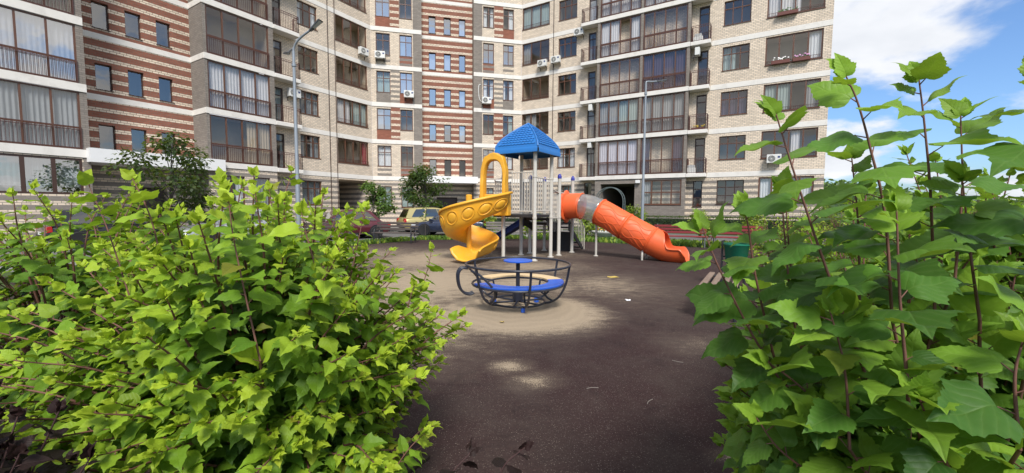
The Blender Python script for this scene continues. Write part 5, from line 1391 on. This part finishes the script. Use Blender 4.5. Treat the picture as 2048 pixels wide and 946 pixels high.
def hedge(label, a, b, w, h, pal, seed, n, leaf=.07):
    r = random.Random(seed); a, b = Vector((*a, 0)), Vector((*b, 0)); root = thing('clipped_hedge', label, 'hedge', (a + b)/2); LV = Leaves(); d = b - a; L = d.length; dn = d.normalized(); q = Vector((-dn.y, dn.x, 0))
    core = MB().box(-L/2 + .1, L/2 - .1, -w/2 + .1, w/2 - .1, 0, h - .12).build('core', M['hedge_core'], root, (0, 0, 0), math.atan2(d.y, d.x))
    for _ in range(n):
        u, f = r.random(), r.random()
        if f < .45: p = a + d*u + q*r.uniform(-w/2, w/2) + Vector((0, 0, h + r.gauss(0, .03))); nn = Vector((0, 0, 1))
        else:
            s = -1 if r.random() < .75 else 1; p = a + d*u + q*s*(w/2 + r.gauss(0, .03)) + Vector((0, 0, r.uniform(.05, h))); nn = q*s + Vector((0, 0, .6))
        LV.add(p, nn + Vector((r.gauss(0, .8), r.gauss(0, .8), r.gauss(-.2, .6))), nn + Vector((r.gauss(0, .4), r.gauss(0, .4), .3)), leaf*r.uniform(.7, 1.4), tint(pal, r.uniform(0, 1), r), r.randrange(4))
    stuff(leaf_mass(LV.L, 'far', 'leaf_mass', root, root.location.copy(), 'foliage'))
    return root
simple('hedge_core', (.014, .026, .010), .95, var=.4, scale=12, bump=.6)
hA, hB = FH.p(-7.6, -2.2), FH.p(4.2, -2.2)
hedge('long dark clipped hedge along the foot of the right wing', (hA.x, hA.y), (hB.x, hB.y), .9, 1.05, 'dark', 61, 5200)
hA, hB = FE.p(3.5, -2.4), FH.p(-12.2, -2.4)
hedge('short dark clipped hedge left of the right passage', (hA.x, hA.y), (hB.x, hB.y), .8, .9, 'dark', 62, 2400)
# golden shrubs beyond the right foreground
gs = [((5.9, 8.9), .95, 1.55, 'golden shrub beyond the litter bin'), ((7.2, 7.7), 1.15, 1.85, 'golden shrub in the right middle distance, below the tall stems'), ((9.1, 8.3), 1.25, 2.05, 'golden shrub right of the middle one, half hidden by stems'),
      ((10.4, 11.4), 1.3, 2.1, 'golden shrub next to the corner of the right wing'), ((13.0, 11.0), 1.4, 2.1, 'golden shrub in front of the distant wooded hill'), ((12.2, 14.8), 1.4, 2.2, 'golden shrub farthest back on the right'), ((8.2, 11.9), 1.1, 1.7, 'golden shrub behind the maroon benches end')]
for i, ((x, y), r_, h_, lab) in enumerate(gs):
    shell_bush('golden_shrub', lab, (x, y, 0), (r_, r_), h_, 120, .085, 'gold', 'far', 70 + i, nparts=0, step=.05, group='golden shrubs on the right lawn', frac=.6)
# wooded hill on the horizon
r = random.Random(90); t_hill = MB()
hx0, hx1 = 90, 420; rows = []
for j in range(9):
    rows.append([(hx0 + (hx1 - hx0)*k/40, 170 + 26*j + 20*math.sin(k*.5), -1.0 + (9.0 + 7*math.sin(k*.16 + .4))*math.sin(PI*min(1, j/8*1.0))) for k in range(41)])
simple('hill_ground', (.03, .06, .02), .95, var=.3, scale=.05)
struct(t_hill.grid(rows).build('hill', M['hill_ground'], smooth=True))
LV = Leaves()
for _ in range(5200):
    k, j = r.uniform(0, 40), r.uniform(0, 5.2)
    x = hx0 + (hx1 - hx0)*k/40; y = 170 + 26*j + 20*math.sin(k*.5); z = -1.0 + (9.0 + 7*math.sin(k*.16 + .4))*math.sin(PI*j/8)
    hh = r.uniform(2.5, 6)
    for _ in range(3): LV.add((x + r.gauss(0, 1.6), y + r.gauss(0, 1.6), z + r.uniform(0, hh)), (r.gauss(0, 1), r.gauss(0, 1), r.uniform(-.4, 1)), (r.gauss(0, .6), -.5 + r.gauss(0, .6), 1), r.uniform(1.5, 3.2), tint('mid' if r.random() < .5 else 'dark', r.random(), r), r.randrange(4))
fw_ = leaf_mass(LV.L, 'far', 'leaf_mass', None, Vector((0, 0, 0)), 'distant_wood'); stuff(fw_); tag(fw_, 'distant dark green wood on the low hill at the right', 'wood')
# grass blades on the verges
r = random.Random(91); gm = Leaves()
def verge(fn, n, h0, h1):
    for _ in range(n):
        p = fn(); gm.add((p[0], p[1], -.012), (r.gauss(0, .3), r.gauss(0, .3), 1), (r.gauss(0, 1), r.gauss(0, 1), .2), r.uniform(h0, h1), tint('mid' if r.random() < .7 else 'yellow', r.random(), r), r.randrange(4))
def seg_pt(a, b, w):
    t_ = r.random(); d = (Vector(b) - Vector(a)); q = Vector((-d.y, d.x)).normalized(); p = Vector(a) + d*t_ + q*r.uniform(*w); return (p.x, p.y)
c0, c1, c2, c3 = isect(Fac(LA, -14.5), Fac(RA, -6)), isect(Fac(CA, -20.7), Fac(LA, -14.5)), isect(Fac(CA, -20.7), Fac(RA, -18.8)), isect(Fac(RA, -18.8), Fac(LA, 4))
verge(lambda: seg_pt(c1, c2, (0.02, 1.2)), 5200, .07, .2); verge(lambda: seg_pt(c0, c1, (0.02, 1.0)), 3600, .07, .2); verge(lambda: seg_pt(c2, c3, (0.02, 2.4)), 5600, .08, .24)
e_0, e_1 = isect(Fac(LA, 0.2), Fac(RA, 0)), isect(Fac(LA, 0.2), Fac(RA, -18))
verge(lambda: seg_pt(e_0, e_1, (-1.6, -.02)), 5200, .05, .16)
gv = leaf_mass(gm.L, 'far', 'leaf_mass', None, Vector((0, 0, 0)), 'grass'); stuff(gv); tag(gv, 'short rough grass on the verges around the rubber floor', 'grass')

# ------------------------------------------------------------------ small things
simple('stone_white', (.55, .54, .5), .8); simple('flower_orange', (.75, .2, .03), .6); simple('flower_white', (.8, .78, .76), .6); simple('flower_pink', (.6, .3, .5), .6); simple('flower_yellow', (.6, .42, .05), .6); simple('batten', (.6, .47, .3), .7); simple('paper', (.75, .76, .78), .8); simple('dry_leaf', (.45, .33, .08), .8); simple('box_brown', (.13, .04, .03), .6); simple('arch_iron', (.10, .13, .13), .5); simple('petal_green', (.06, .13, .03), .8)
fp = thing('flower_bowl', 'white stone bowl of orange flowers beyond the tube slide', 'flower bowl', (4.75, 21.3, -.01))
autosmooth(MB().lathe([(.22, 0), (.24, .06), (.3, .12), (.55, .34), (.6, .4), (.6, .44), (.52, .44), (.45, .36)], 28).build('bowl', M['stone_white'], fp), 40)
r = random.Random(5)
for i in range(26):
    a, q = r.uniform(0, 6.28), .42*math.sqrt(r.random()); x, y = q*math.cos(a), q*math.sin(a); z = .5 + r.uniform(0, .14)
    fl = MB().tube([(x, y, .36), (x, y, z)], .008, 4).build('stem', M['petal_green'], fp)
    MB().add([(x, y, z + .02)] + [(x + .06*math.cos(2*PI*k/6), y + .06*math.sin(2*PI*k/6), z + .01*(k % 2)) for k in range(6)], [(0, k + 1, (k + 1) % 6 + 1) for k in range(6)]).build('blossom', M['flower_orange' if r.random() < .75 else 'flower_white'], fl)
ar = thing('trellis_arch', 'slim iron trellis arch before the right passage', 'arch', FK.p(-9.0, -2.6, .0), FK.a)
for y in (-.25, .25):
    MB().tube([(-1.0, y, 0)] + [(1.0*math.cos(PI - PI*k/16), y, 2.1 + 1.0*math.sin(PI*k/16)) for k in range(17)] + [(1.0, y, 0)], .03, 6).build('hoop', M['arch_iron'], ar)
for k in range(0, 17):
    a = PI*k/16; MB().tube([(math.cos(a), -.25, 2.1 + math.sin(a)), (math.cos(a), .25, 2.1 + math.sin(a))], .016, 5).build('rung', M['arch_iron'], ar)
for x in (-1, 1):
    for z in (.3, .7, 1.1, 1.5, 1.9): MB().tube([(x, -.25, z), (x, .25, z)], .016, 5).build('rung', M['arch_iron'], ar)
def flower_box(label, F, u, w, z, col):
    b = thing('flower_box', label, 'flower box', F.p(u, -.06, z), F.a, 'flower boxes on the right wing')
    MB().box(-w/2, w/2, -.22, 0, 0, .2).build('trough', M['box_brown'], b); rr = random.Random(int(u*100))
    for i in range(int(w*16)):
        x, y, zz = rr.uniform(-w/2 + .05, w/2 - .05), rr.uniform(-.2, -.02), .2 + rr.uniform(.05, .2)
        s_ = MB().tube([(x, y, .12), (x, y, zz)], .01, 4).build('stem', M['petal_green'], b)
        MB().add([(x, y - .02, zz + .03)] + [(x + .055*math.cos(2*PI*k/6), y + .03*math.sin(2*PI*k/6), zz + .04*math.sin(2*PI*k/6)) for k in range(6)], [(0, k + 1, (k + 1) % 6 + 1) for k in range(6)]).build('blossom', M[col], s_)
flower_box('brown window box with white flowers, left under the wide right wing window', FH, .95, 1.0, ZB(3) + .92, 'flower_white'); flower_box('brown window box with pink flowers, right under the wide right wing window', FH, 2.05, .9, ZB(3) + .92, 'flower_pink')
flower_box('brown window box with green plants under the highest wide window', FH, 1.2, 1.1, ZB(4) + .9, 'petal_green')
def scrap(name, label, cat, x, y, s, mat, seed, rz=0.0):
    r_ = random.Random(seed); n = 9
    top = [(s*r_.uniform(.6, 1.1)*math.cos(2*PI*k/n), s*r_.uniform(.4, .8)*math.sin(2*PI*k/n), .006 + r_.uniform(0, .03)) for k in range(n)]
    o = MB().add([(0, 0, .02)] + top, [(0, k + 1, (k + 1) % n + 1) for k in range(n)]).build(name, M[mat], None, (x, y, 0), rz); solid(o, .003)
    tag(o, label, cat); return o
scrap('paper_scrap', 'crumpled white paper scrap lying right of the roundabout', 'litter', 2.03, 7.05, .06, 'paper', 1)
scrap('fallen_leaf', 'yellowed fallen leaf on the floor before the tube slide', 'leaf', 2.35, 9.45, .14, 'dry_leaf', 2); scrap('fallen_leaf', 'small yellow leaf on the sand in front of the roundabout', 'leaf', -.13, 5.62, .04, 'dry_leaf', 3)
for i, (x, y, a) in enumerate(((.72, 3.55, .2), (1.15, 3.3, .9), (1.75, 4.2, 2.6))):
    o = MB().tube(spline([(-.05, 0, .004), (0, .008, .005), (.06, -.004, .004)], 3), .0035, 5).build('dry_twig', M['wood_grey'], None, (x, y, 0), a); tag(o, ['short pale twig on the dark floor, lower centre', 'pale twig on the dark floor near the right edging', 'pale twig on the floor below the backless bench'][i], 'twig')
lm = MB().box(-.16, .16, -.22, 0, 0, .22).build('wall_lamp', M['fascia_white'], None, FK.p(-7.7, -.02, 3.5), FK.a); bevel(lm, .02, 1); tag(lm, 'white box lamp above the right passage corner', 'lamp')

flower_box('planter of yellow flowers on the second floor narrow balcony', FH, -3.75, .9, ZB(2) + .12, 'flower_yellow')
bpk = thing('timber_battens', 'pale timber battens leaning inside the glazed right wing balcony', 'timber', FK.p(-7.4, .45, ZB(4) + .2), FK.a)
rr = random.Random(8)
for i in range(9):
    x0 = .12 + .12*i; x1 = x0 - rr.uniform(.0, .35) + (.3 if i == 8 else 0); h_ = rr.uniform(1.3, 1.9) if i < 8 else 2.3
    MB().tube([(x0, .0, .0), (x1 - .1, .1, h_)], .022, 4).build('batten', M['batten'], bpk)
for lab, u, k in (('white plastic box on the fourth floor narrow balcony', -3.95, 4), ('pale box on the first floor narrow balcony', -4.1, 1)):
    o = MB().box(-.3, .3, -.3, 0, 0, .42).box(-.24, .24, -.26, -.04, .42, .62).build('storage_box', M['ac_white'], None, FH.p(u, -.12, ZB(k) + .101), FH.a); bevel(o, .03, 2); tag(o, lab, 'box')
